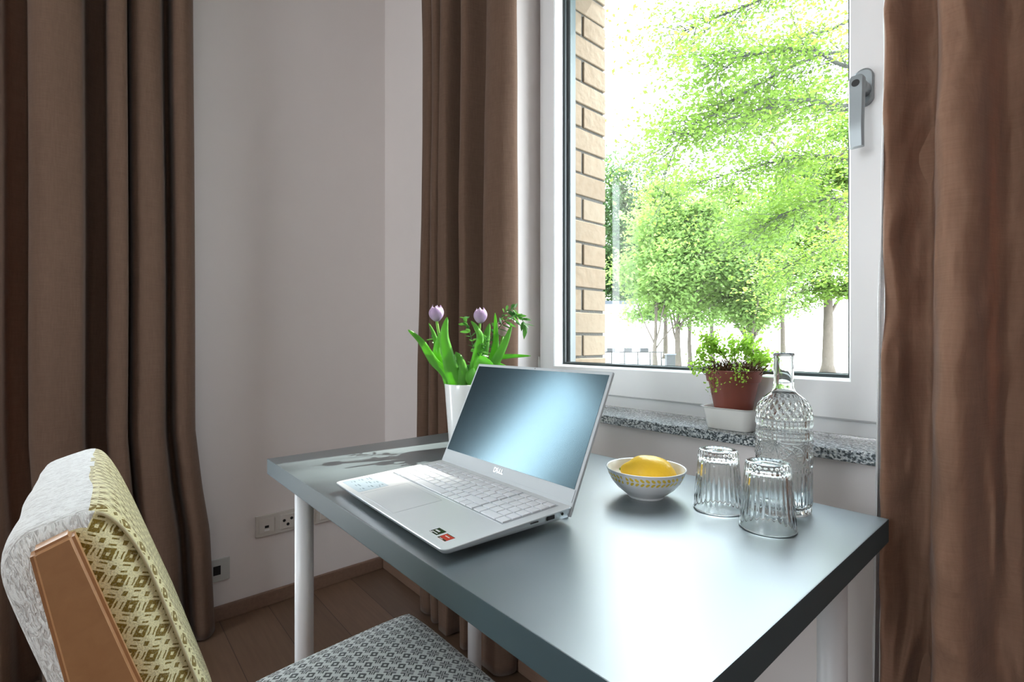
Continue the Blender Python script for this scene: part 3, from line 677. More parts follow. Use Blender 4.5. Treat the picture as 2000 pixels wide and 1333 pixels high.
pe = obj('peel', bm, M['lemon'], lem, smooth=True, loc=(0, 0, 0.0315), rot=(0, math.radians(6), 0))
bm = bmesh.new(); tube(bm, [(-0.0485, 0, 0), (-0.0515, 0, 0)], [0.0028, 0.0018], 8); obj('stem_scar', bm, M['tulip_leaf'], pe)

# ================================================================== GLASSES (upside down)
def make_glass():
    # mouth at z = 0, thick base on top
    H = 0.0935
    outp = [(0.0352, 0.0), (0.0370, 0.0012), (0.0370, 0.003)]
    for k in range(1, 15):
        t = k/15; outp.append((0.0368-0.0078*t-0.0006*math.sin(PI*t), 0.004+(H-0.010)*t))
    outp += [(0.0290, H-0.0055), (0.0288, H-0.004), (0.0282, H-0.0015), (0.0262, H), (0.020, H-0.0004), (0.019, H-0.0016), (0, H-0.0018)]
    inp = [(0, H-0.0100), (0.012, H-0.0105), (0.0215, H-0.0125), (0.0250, H-0.0165)]
    for k in range(1, 12):
        t = k/12; inp.append((0.0252+0.0085*t, H-0.017-(H-0.022)*t))
    inp += [(0.0346, 0.004), (0.0345, 0.0012)]
    full = [p for p in reversed(outp)]  # from top centre down the outside
    full = full+list(reversed(inp))
    full.append
    def rf(r, z, a, i):
        if i <= len(outp)-1 and 0.012 < z < H-0.004:
            e = min(1, (z-0.012)/0.012); return r*(1+0.02*e*math.cos(28*a))
        if i <= len(outp)-1 and z >= H-0.004 and r > 0.024:
            return r*(1+0.012*math.cos(28*a))
        return r
    return lathe(full, 224, rf)
gm = make_glass()
g1 = obj('drinking_glass', gm, M['glass'], loc=(1.6345, -0.242, DZ+0.0002)); tag(g1, 'upside-down ribbed drinking glass nearest the lemon bowl', 'glass', 'ribbed glasses standing upside down')
g2 = g1.copy(); COL.objects.link(g2); g2.location = (1.7185, -0.2655, DZ+0.0002); g2.rotation_euler = (0, 0, 0.4)
tag(g2, 'upside-down ribbed drinking glass directly in front of the tall bottle', 'glass', 'ribbed glasses standing upside down')

# ================================================================== CARAFE
def carafe():
    Hh = 0.2455
    op = [(0, 0.003), (0.028, 0.003), (0.032, 0.0), (0.0355, 0.001), (0.0380, 0.005), (0.0384, 0.012)]
    z = 0.014
    while z < 0.142: op.append((0.0385, z)); z += 0.0011
    sh = [(0.0385, 0.143), (0.0384, 0.150), (0.0372, 0.158), (0.0345, 0.166), (0.0300, 0.173), (0.0240, 0.179), (0.0180, 0.184), (0.0150, 0.190), (0.0142, 0.198), (0.0140, 0.215), (0.0142, 0.236), (0.0150, 0.2405), (0.0152, 0.2440)]
    shp = smooth_path([(r, z, 0) for r, z in sh], 8); op += [(p.x, p.y) for p in shp]
    top = [(0.0142, Hh), (0.0122, Hh-0.0012)]
    ip = [(0.0112, 0.236), (0.0110, 0.200), (0.0122, 0.190), (0.0200, 0.1785), (0.0285, 0.1695), (0.0333, 0.160), (0.0350, 0.148), (0.0352, 0.10), (0.0352, 0.02), (0.033, 0.012), (0.025, 0.0085), (0, 0.0080)]
    ns = len(op)
    def beads(a, z, zc, hz, nb):
        u = (a*nb/(2*PI)) % 1-0.5; v = (z-zc)/hz
        d = (2*u)**2+v*v; return math.sqrt(max(0, 1-d))
    def rf(r, z, a, i):
        if i >= ns: return r
        h = 0
        if z < 0.066 and z > 0.012:                        # vertical flutes
            e = min(1, (z-0.012)/0.006, (0.066-z)/0.004); h += 0.00075*e*math.cos(36*a)
        for zc in (0.118, 0.1235, 0.1365, 0.1415): h += 0.0014*beads(a, z, zc, 0.0028, 44)
        if 0.066 <= z <= 0.114:                            # three round medallions with petals
            for k in range(5):
                da = (a-0.35-2*PI*k/5+PI) % (2*PI)-PI; x = da*0.0385; y = z-0.0900; rho = math.hypot(x, y); ph = math.atan2(y, x)
                if rho < 0.0195:
                    h += 0.0013*math.exp(-((rho-0.0180)/0.0010)**2)+0.0013*math.exp(-((rho-0.0125)/0.0012)**2)*abs(math.cos(9*ph))
                    h += 0.0010*math.exp(-((rho-0.0150)/0.0008)**2)
                    if rho < 0.011: h += 0.0011*abs(math.cos(7*ph))*(rho/0.011)
                    if rho < 0.0025: h += 0.0012
                db = (a-0.35-2*PI*(k+0.5)/5+PI) % (2*PI)-PI; xb = db*0.0385; yb = z-0.112; rb = math.hypot(xb, yb); pb = math.atan2(yb, xb)
                if rb < 0.026 and rho >= 0.0195: h += 0.0010*abs(math.cos(10*pb))*min(1, rb/0.01)
                yc = z-0.070; rc = math.hypot(xb, yc)
                if rc < 0.0035: h += 0.0015*math.sqrt(1-(rc/0.0035)**2)
        if 0.145 < z < 0.178:                              # diamond cut shoulder
            e = min(1, (z-0.145)/0.004, (0.178-z)/0.004); q = z*420
            h += 0.0016*e*abs(math.cos(11*a+q*0.5))*abs(math.cos(11*a-q*0.5))
        return r+h
    return lathe(op+top+ip, 330, rf)
cf = obj('glass_bottle', carafe(), M['glass'], loc=(1.705, -0.172, DZ+0.0002))
tag(cf, 'tall clear embossed glass bottle with narrow neck, open at the top', 'bottle')

# ================================================================== VASE WITH TULIPS
VO = Vector((1.030, -0.292, DZ)); VH = 0.161
prof = [(0, 0.004), (0.038, 0.004), (0.041, 0.0), (0.0435, 0.001), (0.0445, 0.006), (0.0485, 0.06), (0.0530, 0.12), (0.0558, VH-0.002), (0.0552, VH), (0.0535, VH), (0.0520, VH-0.004), (0.049, 0.11), (0.044, 0.05), (0.040, 0.012), (0.02, 0.010), (0, 0.010)]
vase = obj('vase', lathe(prof, 80), M['ceramic'], smooth=True, loc=VO); tag(vase, 'white tapered vase of tulips at the back of the desk, behind the laptop', 'vase')
def leaf_strip(bm, pts, width, fold=0.25, n=5, twist=0.0, side=None):
    """long tulip leaf along a smooth path; side = sideways unit vector"""
    path = smooth_path(pts, 6); L = len(path)-1; prev = None
    for i, p in enumerate(path):
        t = i/L; tg = (path[min(i+1, L)]-path[max(i-1, 0)]).normalized()
        sv = Vector(side) if side is not None else tg.cross(Vector((0, 0, 1)))
        sv = (sv-tg*sv.dot(tg)); sv = sv.normalized() if sv.length > 1e-4 else Vector((1, 0, 0))
        if twist: sv = Matrix.Rotation(twist*t, 3, tg) @ sv
        nm = tg.cross(sv).normalized()
        wd = width*(math.sin(PI*min(1, 0.18+t*0.82)**0.9))**0.75*(1 if t < 0.97 else 0.4)+0.0006
        if t == 1: wd = 0.0004
        row = [bm.verts.new(p+sv*(wd*u)+nm*(fold*wd*(abs(u)**1.5)+0.0006*math.sin(i*1.3+u*4))) for u in np.linspace(-1, 1, n)]
        if prev:
            for j in range(n-1): f = bm.faces.new((prev[j], prev[j+1], row[j+1], row[j])); f.smooth = True
        prev = row
def petal_cup(bm, R0, Hh, npet, off, seed, flare=1.0):
    rd = random.Random(seed)
    for k in range(npet):
        a0 = 2*PI*k/npet+off; prev = None; NS = 10
        lean = rd.uniform(0.92, 1.06); hh = Hh*rd.uniform(0.93, 1.05)
        for i in range(NS+1):
            t = i/NS; z = hh*t; rad = R0*(math.sin(PI*(0.06+0.79*t))**0.62)*lean*flare
            hw = (2.35/npet)*PI*0.5*(1-t**6)**0.6*(1.12)+0.02
            row = []
            for u in np.linspace(-1, 1, 7):
                aa = a0+u*hw*0.85; rr = rad*(1+0.05*(1-u*u)); zz = z-0.0035*u*u*t+ (0.0022*(1-abs(u)) if t > 0.9 else 0)
                row.append(bm.verts.new((rr*math.cos(aa), rr*math.sin(aa), zz)))
            if prev:
                for j in range(6): f = bm.faces.new((prev[j], prev[j+1], row[j+1], row[j])); f.smooth = True
            prev = row
def tulip(head, label, base_xy, mat, leaves, R0=0.0180, Hh=0.036, bend=(0, 0), seed=1, tilt=(0, 0)):
    b0 = VO+Vector((base_xy[0], base_xy[1], 0.012))
    root = empty('tulip', b0, label, 'flower', 'tulips in the white vase')
    h = Vector(head)-b0
    mid_ = h*0.55+Vector((bend[0], bend[1], 0)); mid_.z = h.z*0.55
    bm = bmesh.new(); tube(bm, smooth_path([(0, 0, 0), h*0.28*1.0, mid_, h], 6), [0.0032]*19, 10); obj('stem', bm, M['stem'], root)
    bm = bmesh.new(); petal_cup(bm, R0, Hh, 3, 0.4+seed, seed); petal_cup(bm, R0*0.93, Hh*1.02, 3, 0.4+seed+PI/3, seed+7)
    bmesh.ops.create_uvsphere(bm, u_segments=14, v_segments=8, radius=R0*0.72, matrix=Matrix.Translation((0, 0, R0*0.62)))
    fl = obj('flower', bm, mat, root, loc=h-Vector((0, 0, 0.001)), rot=(tilt[0], tilt[1], 0)); md = fl.modifiers.new('s', 'SOLIDIFY'); md.thickness = 0.0008
    for pts, wd, sd_, tw in leaves:
        bm = bmesh.new(); leaf_strip(bm, [VO+Vector(p)-b0 for p in pts], wd, side=sd_, twist=tw)
        lo = obj('leaf', bm, M['tulip_leaf'], root); md = lo.modifiers.new('s', 'SOLIDIFY'); md.thickness = 0.0007
    return root
# camera-facing right vector in the room
RV = Vector((0.653, 0.757, 0)); FV = Vector((-0.757, 0.653, 0))
def W(px, py, dep=0.0):
    """point of the bouquet: pixel measured on the upright plane through the vase, moved dep away from it; returned relative to the vase"""
    Z = 1.2+dep; d = FV+RV*((px-1000)/961)+Vector((0, 0, 1))*((667-py)/961); return CAM+d*Z-VO
def wp(l): return [W(*p) for p in l]
SR = tuple(RV)
tulip(W(853, 627)+VO, 'lilac tulip on the left, standing highest over the white vase', (-0.02, -0.02), M['petal'], [
    (wp([(893, 880, 0), (882, 755, -.02), (845, 705, -.03), (822, 668, -.03), (797, 645, -.04)]), 0.011, (0.6, 0.2, 0.5), 0.4),
    (wp([(895, 880, 0), (890, 760, -.03), (880, 715, -.045), (868, 660, -.05), (874, 620, -.045)]), 0.0165, SR, 0.3),
    (wp([(893, 880, 0), (880, 755, -.01), (858, 715, -.02), (852, 680, -.02), (866, 640, .0)]), 0.013, SR, -0.4),
    (wp([(890, 880, 0), (876, 760, .02), (858, 700, .03), (850, 660, .03), (838, 632, .03)]), 0.008, SR, 0.5)], seed=1)
tulip(W(938, 631)+VO, 'lilac tulip in the middle, above the top left laptop corner', (0.005, 0.0), M['petal'], [
    (wp([(905, 880, 0), (915, 760, -.02), (930, 700, -.03), (938, 660, -.03), (930, 640, -.02), (920, 628, -.02)]), 0.0095, SR, 0.2),
    (wp([(908, 880, 0), (925, 760, 0.0), (940, 710, 0.0), (950, 660, 0.0), (957, 632, 0.01)]), 0.014, SR, 0.3),
    (wp([(908, 880, 0), (930, 765, -.03), (922, 730, -.05), (940, 706, -.06), (965, 716, -.07)]), 0.018, (0.2, 0.5, 0.8), 0.2),
    (wp([(903, 880, 0), (903, 770, -.03), (905, 730, -.04), (898, 700, -.03), (890, 688, -.02)]), 0.012, SR, 0.1)], seed=2, Hh=0.035, R0=0.0165)
tulip(W(983, 655, .06)+VO, 'pinkish tulip at the right, half hidden behind the leaves', (0.02, 0.015), M['pink'], [
    (wp([(912, 880, 0), (935, 770, .01), (958, 715, .02), (968, 670, .02), (967, 612, .02)]), 0.012, SR, -0.3),
    (wp([(912, 880, 0), (940, 770, 0), (962, 720, -.01), (985, 675, -.01), (1000, 636, 0.0)]), 0.013, SR, 0.3),
    (wp([(915, 880, 0), (942, 775, .0), (968, 705, .0), (990, 697, .0), (1037, 696, -.01)]), 0.0085, (0.3, 0.3, 0.8), 0.2),
    (wp([(910, 880, 0), (925, 770, .03), (945, 740, .03), (960, 712, .03), (990, 716, .05)]), 0.010, (0.3, 0.4, 0.7), 0.3)], seed=3, tilt=(0.3, 0.3), Hh=0.036)
def sprig(path, label, seed, lsz=0.014, step=1):
    p = smooth_path(path, 10); b0 = VO+Vector(p[0]); root = empty('leafy_sprig', b0, label, 'greenery', 'dark leafy sprigs among the tulips'); rd = random.Random(seed)
    p = [q-p[0] for q in p]; bm = bmesh.new(); tube(bm, p, [0.0014-0.0008*i/len(p) for i in range(len(p))], 6); obj('stem', bm, M['sprig'], root)
    bm = bmesh.new(); n0 = int(len(p)*0.36)
    for i in range(n0, len(p), 2):
        tg = (p[min(i+1, len(p)-1)]-p[i-1]).normalized()
        for s_ in (-1, 1):
            ax = Vector((rd.uniform(-1, 1), rd.uniform(-1, 1), rd.uniform(-.3, 1))); ax = (ax-tg*ax.dot(tg)).normalized()*s_
            d = (tg*0.7+ax).normalized(); L = lsz*rd.uniform(0.8, 1.45); nm = d.cross(Vector((rd.uniform(-1, 1), rd.uniform(-1, 1), 1))).normalized()
            prev = None
            for t, wv in ((0, .05), (.25, .75), (.5, 1), (.75, .7), (1, .03)):
                c = p[i]+d*(L*t)-Vector((0, 0, 0.3*L*t*t)); hw = nm*(L*0.21*wv); up_ = d.cross(nm)*(L*0.06*wv)
                row = [bm.verts.new(c-hw+up_), bm.verts.new(c), bm.verts.new(c+hw+up_)]
                if prev:
                    for j in range(2): f = bm.faces.new((prev[j], prev[j+1], row[j+1], row[j])); f.smooth = True
                prev = row
    obj('leaves', bm, M['sprig'], root)
V0 = [(908, 860, 0), (915, 765, 0)]
sprig(wp(V0+[(945, 690, .03), (980, 635, .03), (1008, 618, .03), (1028, 636, .03)]), 'dark green leafy sprig reaching right in front of the curtain edge', 21, 0.021)
sprig(wp(V0+[(925, 700, .02), (918, 650, .03), (908, 622, .04)]), 'dark green leafy sprig rising straight up between the first two tulips', 22, 0.020)
sprig(wp(V0+[(925, 715, -.02), (945, 690, -.03), (950, 660, -.03)]), 'short dark leafy sprig in the centre just above the vase rim', 23, 0.018)
sprig(wp(V0+[(895, 710, .03), (870, 680, .05), (845, 662, .06)]), 'dark leafy sprig bending left behind the tulip leaves', 24, 0.019)
sprig(wp(V0+[(940, 690, .05), (965, 650, .06), (985, 612, .06), (1005, 604, .06)]), 'dark green leafy sprig pointing up behind the pinkish tulip', 25, 0.020)

# ================================================================== POT ON THE WINDOW SILL
PO = Vector((1.529, 0.036, 0.81))
bm = bmesh.new()
def rrc(cx, cy_, w_, d_, r, z, n=6):
    p = []
    for sx, sy, a0 in ((1, 1, 0), (-1, 1, PI/2), (-1, -1, PI), (1, -1, 1.5*PI)):
        for k in range(n+1):
            a = a0+PI/2*k/n; p.append((cx+sx*(w_/2-r)+r*math.cos(a), cy_+sy*(d_/2-r)+r*math.sin(a), z))
    return p
levels = [(.088, .068, .016, 0), (.092, .072, .018, .002), (.104, .082, .017, .043), (.112, .089, .018, .0445), (.113, .090, .018, .0460), (.105, .083, .016, .0462), (.100, .078, .016, .043), (.090, .070, .016, .006)]
rs_ = [[bm.verts.new(p) for p in rrc(0, 0, w_, d_, r, z)] for w_, d_, r, z in levels]; n = len(rs_[0])
for a, b in zip(rs_, rs_[1:]):
    for j in range(n): f = bm.faces.new((a[j], a[(j+1) % n], b[(j+1) % n], b[j])); f.smooth = True
bm.faces.new(list(reversed(rs_[0]))); bm.faces.new(rs_[-1])
dish = obj('plant_dish', bm, M['dish'], loc=PO, auto=50); tag(dish, 'off-white rectangular ceramic dish under the plant pot on the granite sill', 'dish')
PP = PO+Vector((0, 0, 0.0302))
prof = [(0, 0.0), (0.034, 0.0), (0.0350, 0.002), (0.0485, 0.068), (0.0515, 0.0685), (0.0525, 0.070), (0.0560, 0.090), (0.0565, 0.0925), (0.0550, 0.0935), (0.0535, 0.0915), (0.047, 0.060), (0.033, 0.004), (0, 0.004)]
pot = obj('plant_pot', lathe(prof, 72), M['terracotta'], smooth=True, auto=40); pot.location = PP; tag(pot, 'red-brown plastic plant pot standing in the off-white dish', 'pot')
plant = empty('potted_fern', PP+Vector((0, 0, 0.005)), 'light green fern-like plant with dried brown stems in the pot on the sill', 'plant')
soil = lathe([(0.0330, 0.0), (0.0485, 0.067), (0.0512, 0.077), (0.03, 0.0815), (0, 0.083)], 40); obj('soil', soil, M['soil'], plant, smooth=True)
rd = random.Random(5); bd = bmesh.new(); bl = bmesh.new(); ctop = Vector((0, 0, 0.080))
for i in range(520):     # dried stems in a tangle
    a = rd.uniform(0, 2*PI); r = 0.048*math.sqrt(rd.random()); s0 = ctop+Vector((r*math.cos(a), r*math.sin(a), -0.004)); L = rd.uniform(0.012, 0.042)
    dd = Vector((math.cos(a)*r*14+rd.uniform(-.6, .6), math.sin(a)*r*14+rd.uniform(-.6, .6), rd.uniform(0.35, 1.3))).normalized()
    e = s0+dd*L+Vector((rd.uniform(-.004, .004), rd.uniform(-.004, .004), -0.002)); tube(bd, [s0, (s0+e)/2+Vector((rd.uniform(-.003, .003),)*3), e], [0.0010, 0.0008, 0.0005], 3)
obj('dry_stems', bd, M['dry'], plant)
def frond(path, nleaf, ls, lf, bst):
    p = smooth_path(path, 8); tube(bst, p, [0.0006]*len(p), 3)
    for _ in range(nleaf):
        t = rd.random()**0.7*0.58+0.42; q = p[int(t*(len(p)-1))]+Vector((rd.gauss(0, 1), rd.gauss(0, 1), rd.gauss(0, 1)))*0.0062*(0.4+t)
        nm = Vector((rd.gauss(0, 1), rd.gauss(0, 1), rd.gauss(0.3, 1))).normalized(); u = nm.orthogonal().normalized(); v = nm.cross(u); s = ls*rd.uniform(.6, 1.3)
        lf.faces.new([lf.verts.new(q+u*s*math.cos(k*PI/3)+v*s*0.8*math.sin(k*PI/3)) for k in range(6)])
bst = bmesh.new()
def Wp(px, py, dep=0.0):
    Z = 1.035+dep; d = FV+RV*((px-1000)/961)+Vector((0, 0, 1))*((667-py)/961); return CAM+d*Z-(PP+Vector((0, 0, 0.005)))
tips = []
for k in range(9): tips.append((Wp(1385+rd.uniform(-22, 22), 668+rd.uniform(-16, 22), rd.uniform(-.03, .02)), 60))
for k in range(4): tips.append((Wp(1357+rd.uniform(-8, 8), 712+rd.uniform(-12, 20), rd.uniform(-.03, .02)), 34))
for k in range(9): tips.append((Wp(1462+rd.uniform(-30, 30), 672+rd.uniform(-14, 12), rd.uniform(-.03, .03)), 52))
for k in range(9): tips.append((Wp(1500+rd.uniform(-15, 15), 700+rd.uniform(-18, 22), rd.uniform(-.03, .02)), 42))
for k in range(2): tips.append((Wp(1425+rd.uniform(-25, 25), 690+rd.uniform(-16, 12), rd.uniform(-.03, .02)), 20))
for tp_, nl in tips:
    s0 = ctop+Vector((rd.uniform(-.03, .03), rd.uniform(-.02, .03), -0.002)); md_ = s0*0.35+tp_*0.65; md_.z = max(s0.z, tp_.z)+0.012
    if tp_.z > s0.z+0.02: md_.z = s0.z*0.3+tp_.z*0.7+0.006
    frond([s0, md_, tp_], int(nl*1.15), 0.0034, bl, bst)
for px, py, n_ in ((1392, 772, 40), (1398, 760, 30), (1448, 742, 34), (1440, 738, 26), (1455, 748, 20)):  # hanging in front of the pot
    e = Wp(px, py, -0.070); s0 = Vector((e.x*0.80, e.y*0.80, 0.082)); md_ = Vector((e.x*1.02, e.y*1.06, 0.094)); frond([s0, md_, e], n_, 0.0022, bl, bst)
obj('fronds', bl, M['fern'], plant); obj('frond_stems', bst, M['dry'], plant)

# ================================================================== CHAIR
ch = empty('chair', (1.34, -0.75, 0), 'wooden chair with lozenge-patterned upholstery in ochre and grey, drawn up to the desk', 'chair')
CO = Vector((1.34, -0.75, 0))
def mesh_uv(name, verts, faces, uvs, mis, mats, parent, sub=0):
    me = bpy.data.meshes.new(name); me.from_pydata([tuple(v) for v in verts], [], faces); uvl = me.uv_layers.new(name='UVMap')
    for p in me.polygons:
        p.use_smooth = True; p.material_index = mis[p.index]
        for li, vi in zip(p.loop_indices, p.vertices): uvl.data[li].uv = uvs[p.index][list(p.vertices).index(vi)]
    for m in mats: me.materials.append(m)
    o = bpy.data.objects.new(name, me); COL.objects.link(o); o.parent = parent
    return o
# backrest: profile in its own (t across thickness, h up) plane, swept across x
TH, BH = 0.079, 0.425
XN, XF = 1.540, 1.105          # near and far ends
TOPY, TOPZ, LEAN = -1.0110, 0.868, 0.305   # dy/dz
axis = Vector((0, LEAN, -1)).normalized()     # down the back
nrm = Vector((0, 1, LEAN)).normalized()       # towards the sitter
NP = 56
def prof_pt(k):
    """superellipse section, k in 0..1; starts bottom back, up the back, over the top, down the front"""
    a = -PI/2-2*PI*k; c, s = math.cos(a), math.sin(a); e = 0.22
    hx = math.copysign(abs(c)**(2*e), c); hz = math.copysign(abs(s)**(2*e*0.55), s)
    return hx, hz
cols = []
NX = 40
verts = []; uvs = []; faces = []; mis = []
import itertools
def back_point(u, k, cap=1.0):
    """u 0 near .. 1 far"""
    x = XN+(XF-XN)*u
    hx, hz = prof_pt(k)
    e = min(u, 1-u); rr = min(1, e/0.045); rnd_ = math.sqrt(max(0, 1-(1-rr)**2)) if rr < 1 else 1
    tt = hx*(TH/2)*(0.62+0.38*rnd_)*cap; h = (hz*0.5-0.5)*BH*1.0
    hcen = -BH/2
    h = hcen+(h-hcen)*(1-(1-rnd_)*0.05)*(cap if cap < 1 else 1)
    if cap == 1.0:
        tt += 0.0025*noise.noise(Vector((u*7, k*9, 1.3)))
        if hz > 0.5: h += 0.003*math.sin(PI*u)
        if hx > 0: tt += 0.008*math.sin(PI*u)**0.5*max(0, 1-abs(hz))*0.5
    p = Vector((x, TOPY, TOPZ-0.028*u*max(0, 1+h/BH)))+axis*(-h)+nrm*tt
    return p, tt, h
per = [0]; lastp = None
for k in range(NP+1):
    p = back_point(0.5, k/NP)[0]
    if lastp is not None: per.append(per[-1]+(p-lastp).length)
    lastp = p
for i in range(NX+1):
    u = (1-math.cos(PI*i/NX))/2*0.35+i/NX*0.65
    for k in range(NP): verts.append(back_point(u, k/NP)[0]-CO)
def us_(i): return ((1-math.cos(PI*i/NX))/2*0.35+i/NX*0.65)*(XN-XF)
def zone(k):
    hx, hz = prof_pt((k+0.5)/NP); return 0 if (hx > 0.35) else 1
for i in range(NX):
    for k in range(NP):
        k2 = (k+1) % NP; faces.append((i*NP+k, i*NP+k2, (i+1)*NP+k2, (i+1)*NP+k))
        uvs.append([(us_(i), per[k]), (us_(i), per[k+1]), (us_(i+1), per[k+1]), (us_(i+1), per[k])]); mis.append(zone(k))
# end caps as shrinking rings
for end, i0 in ((0.0, 0), (1.0, NX)):
    base_i = [i0*NP+k for k in range(NP)]; prev = base_i; prevuv = None
    def cuv(k, cap): q, t_, h_ = back_point(end, k/NP, cap); return (t_, h_)
    for cap in (0.93, 0.8, 0.55, 0.3, 0.1):
        cur = []
        for k in range(NP):
            q, t_, h_ = back_point(end, k/NP, cap); q.x += (1 if end == 0 else -1)*0.007*math.sqrt(1-cap**2); verts.append(q-CO); cur.append(len(verts)-1)
        for k in range(NP):
            k2 = (k+1) % NP; pc = {0.93: 0.999, 0.8: 0.93, 0.55: 0.8, 0.3: 0.55, 0.1: 0.3}[cap]
            f = (prev[k], cur[k], cur[k2], prev[k2]) if end == 0 else (prev[k], prev[k2], cur[k2], cur[k])
            q = {prev[k]: cuv(k, pc), cur[k]: cuv(k, cap), cur[k2]: cuv(k+1, cap), prev[k2]: cuv(k+1, pc)}
            faces.append(f); uvs.append([q[v] for v in f]); mis.append(0)
        prev = cur
    f = tuple(prev) if end == 1 else tuple(reversed(prev)); faces.append(f); uvs.append([(0, 0)]*NP); mis.append(0)
for fi, f in enumerate(faces):
    pv = [verts[q] for q in f]; nn_ = (pv[1]-pv[0]).cross(pv[2]-pv[1])
    if nn_.length < 1e-12: nn_ = (pv[2]-pv[0]).cross(pv[3]-pv[1])
    nn_ = nn_.normalized() if nn_.length > 0 else Vector((1, 0, 0)); ax_, an_ = abs(nn_.x), abs(nn_.dot(nrm))
    mt_ = sum((q+CO-Vector((0, TOPY, TOPZ))).dot(nrm) for q in pv)/len(pv); mh_ = max((q+CO-Vector((0, TOPY, TOPZ))).dot(axis) for q in pv)
    if len(pv) == 4: mis[fi] = 1 if (mt_ < -0.016 or (mt_ < 0.018 and mh_ < (0.014 if pv[0].x > 0 else 0.05))) else 0
    if ax_ > 0.62: uvs[fi] = [(q.dot(nrm), q.dot(axis)) for q in pv]
    elif an_ > 0.55: uvs[fi] = [(q.x, q.dot(axis)) for q in pv]
    else: uvs[fi] = [(q.x, q.dot(nrm)) for q in pv]
backrest = mesh_uv('backrest', verts, faces, uvs, mis, [M['yellow'], M['cream']], ch)
# raised piping down the front near edge
bm = bmesh.new(); pts = []
M['pipe'] = plain('pale_ochre_piping', (0.62, 0.55, 0.34, 1), 0.95)
for k in range(int(NP*0.42), int(NP*0.98)):
    hx, hz = prof_pt(k/NP)
    if hx > 0.55: pts.append(back_point(0.012, k/NP)[0]-CO+nrm*0.001)
if len(pts) > 3: tube(bm, pts, 0.0013, 8); obj('piping', bm, M['pipe'], backrest)
# side posts (back posts run down into the rear legs)
def post(x0, x1, name):
    b = bmesh.new(); sec = []
    lim = 0.857 if x0 > 1.4 else 0.80
    for z, y_a, y_b in ((0.0, -1.010, -0.975), (0.15, -0.985, -0.948), (0.30, -0.955, -0.912), (0.42, -0.925, -0.878), (0.50, -0.938, -0.890), (0.60, -0.966, -0.918), (0.70, -0.992, -0.950), (0.755, -1.005, -0.968), (lim, -1.0235, -1.0015) if lim > 0.82 else (lim, -1.010, -0.985)):
        sec.append((z, (y_a+y_b)/2, (y_b-y_a)/2))
    rings = []
    for z, yc, hw in sec:
        tz = 0.005 if z > 0.79 else 0
        rings.append([b.verts.new(Vector(p)-CO) for p in ((x0, yc-hw, z-tz*0.8), (x1, yc-hw, z-tz*0.8), (x1, yc+hw, z+tz), (x0, yc+hw, z+tz))])
    for a, c in zip(rings, rings[1:]):
        for j in range(4): b.faces.new((a[j], a[(j+1) % 4], c[(j+1) % 4], c[j]))
    b.faces.new(list(reversed(rings[0]))); b.faces.new(rings[-1]); bmesh.ops.recalc_face_normals(b, faces=b.faces)
    b.normal_update(); bmesh.ops.bevel(b, geom=[e for e in b.edges if e.calc_face_angle(0) > 0.6], offset=0.003, segments=3, affect='EDGES', clamp_overlap=True)
    return obj(name, b, M['beech'], ch, smooth=True, auto=25)
post(1.538, 1.556, 'back_post'); post(1.078, 1.099, 'back_post')
# seat pad
SXN, SXF = 1.560, 1.112; SY0, SY1 = -0.845, -0.492; SZ = 0.467; ST = 0.062
def seat_pt(u, v):
    """u,v in -1..1 plan coordinates on a rounded square, returns point on top"""
    y = SY0+(SY1-SY0)*(v+1)/2; tpr = 0.030*(1-(v+1)/2)
    x0 = SXF+tpr; x1 = SXN-tpr; return x0+(x1-x0)*(u+1)/2, y
verts = []; faces = []; uvs = []; mis = []; NS = 30
def prm(t): return math.copysign(abs(t)**0.8, t)
idx = {}
for i in range(NS+1):
    for j in range(NS+1):
        u, v = -1+2*i/NS, -1+2*j/NS; uu, vv = prm(u), prm(v)
        if True:  # round the corners a little
            m_ = max(abs(uu), abs(vv)); c_ = min(abs(uu), abs(vv)); k_ = 1-0.055*(c_*m_)**8; uu *= k_; vv *= k_
        x, y = seat_pt(uu, vv); ed = max(abs(u), abs(v)); ex = 1-ed
        z = SZ-0.020*(ed**5)-0.010*max(abs(u)*abs(v), 0)**4+0.010*(1-u*u)*(1-v*v)-0.012*(1-math.sqrt(min(1, ex/0.14+0.0)))
        verts.append(Vector((x, y, z))-CO); idx[(i, j)] = len(verts)-1
for i in range(NS):
    for j in range(NS):
        f = (idx[(i, j)], idx[(i+1, j)], idx[(i+1, j+1)], idx[(i, j+1)]); faces.append(f); uvs.append([(verts[q].x, verts[q].y) for q in f]); mis.append(0)
loop = [(i, 0) for i in range(NS)]+[(NS, j) for j in range(NS)]+[(i, NS) for i in range(NS, 0, -1)]+[(0, j) for j in range(NS, 0, -1)]
prev = [idx[q] for q in loop]; cen = Vector((0, -0.75+0.08, 0))
for dz, sc_2 in ((0.010, 1.010), (0.028, 1.016), (0.042, 1.008), (0.050, 0.985)):
    cur = []
    cxy = sum((verts[idx[q]] for q in loop), Vector())/len(loop)
    for q in loop:
        b0_ = verts[idx[q]]; verts.append(Vector((cxy.x+(b0_.x-cxy.x)*sc_2, cxy.y+(b0_.y-cxy.y)*sc_2, b0_.z-dz))); cur.append(len(verts)-1)
    L_ = len(loop)
    for a in range(L_):
        b_ = (a+1) % L_; f = (prev[b_], prev[a], cur[a], cur[b_]); faces.append(f)
        s_ = 0.0145
        uvs.append([(verts[q].x+verts[q].y*0 + (verts[q].y if abs(verts[prev[a]].x-cxy.x) > 0.17 else 0), verts[q].z+(0 if abs(verts[prev[a]].x-cxy.x) > 0.17 else 0)) for q in f]); mis.append(0)
    prev = cur
faces.append(tuple(reversed(prev))); uvs.append([(0, 0)]*len(prev)); mis.append(0)
seat = mesh_uv('seat', verts, faces, uvs, mis, [M['grey']], ch)
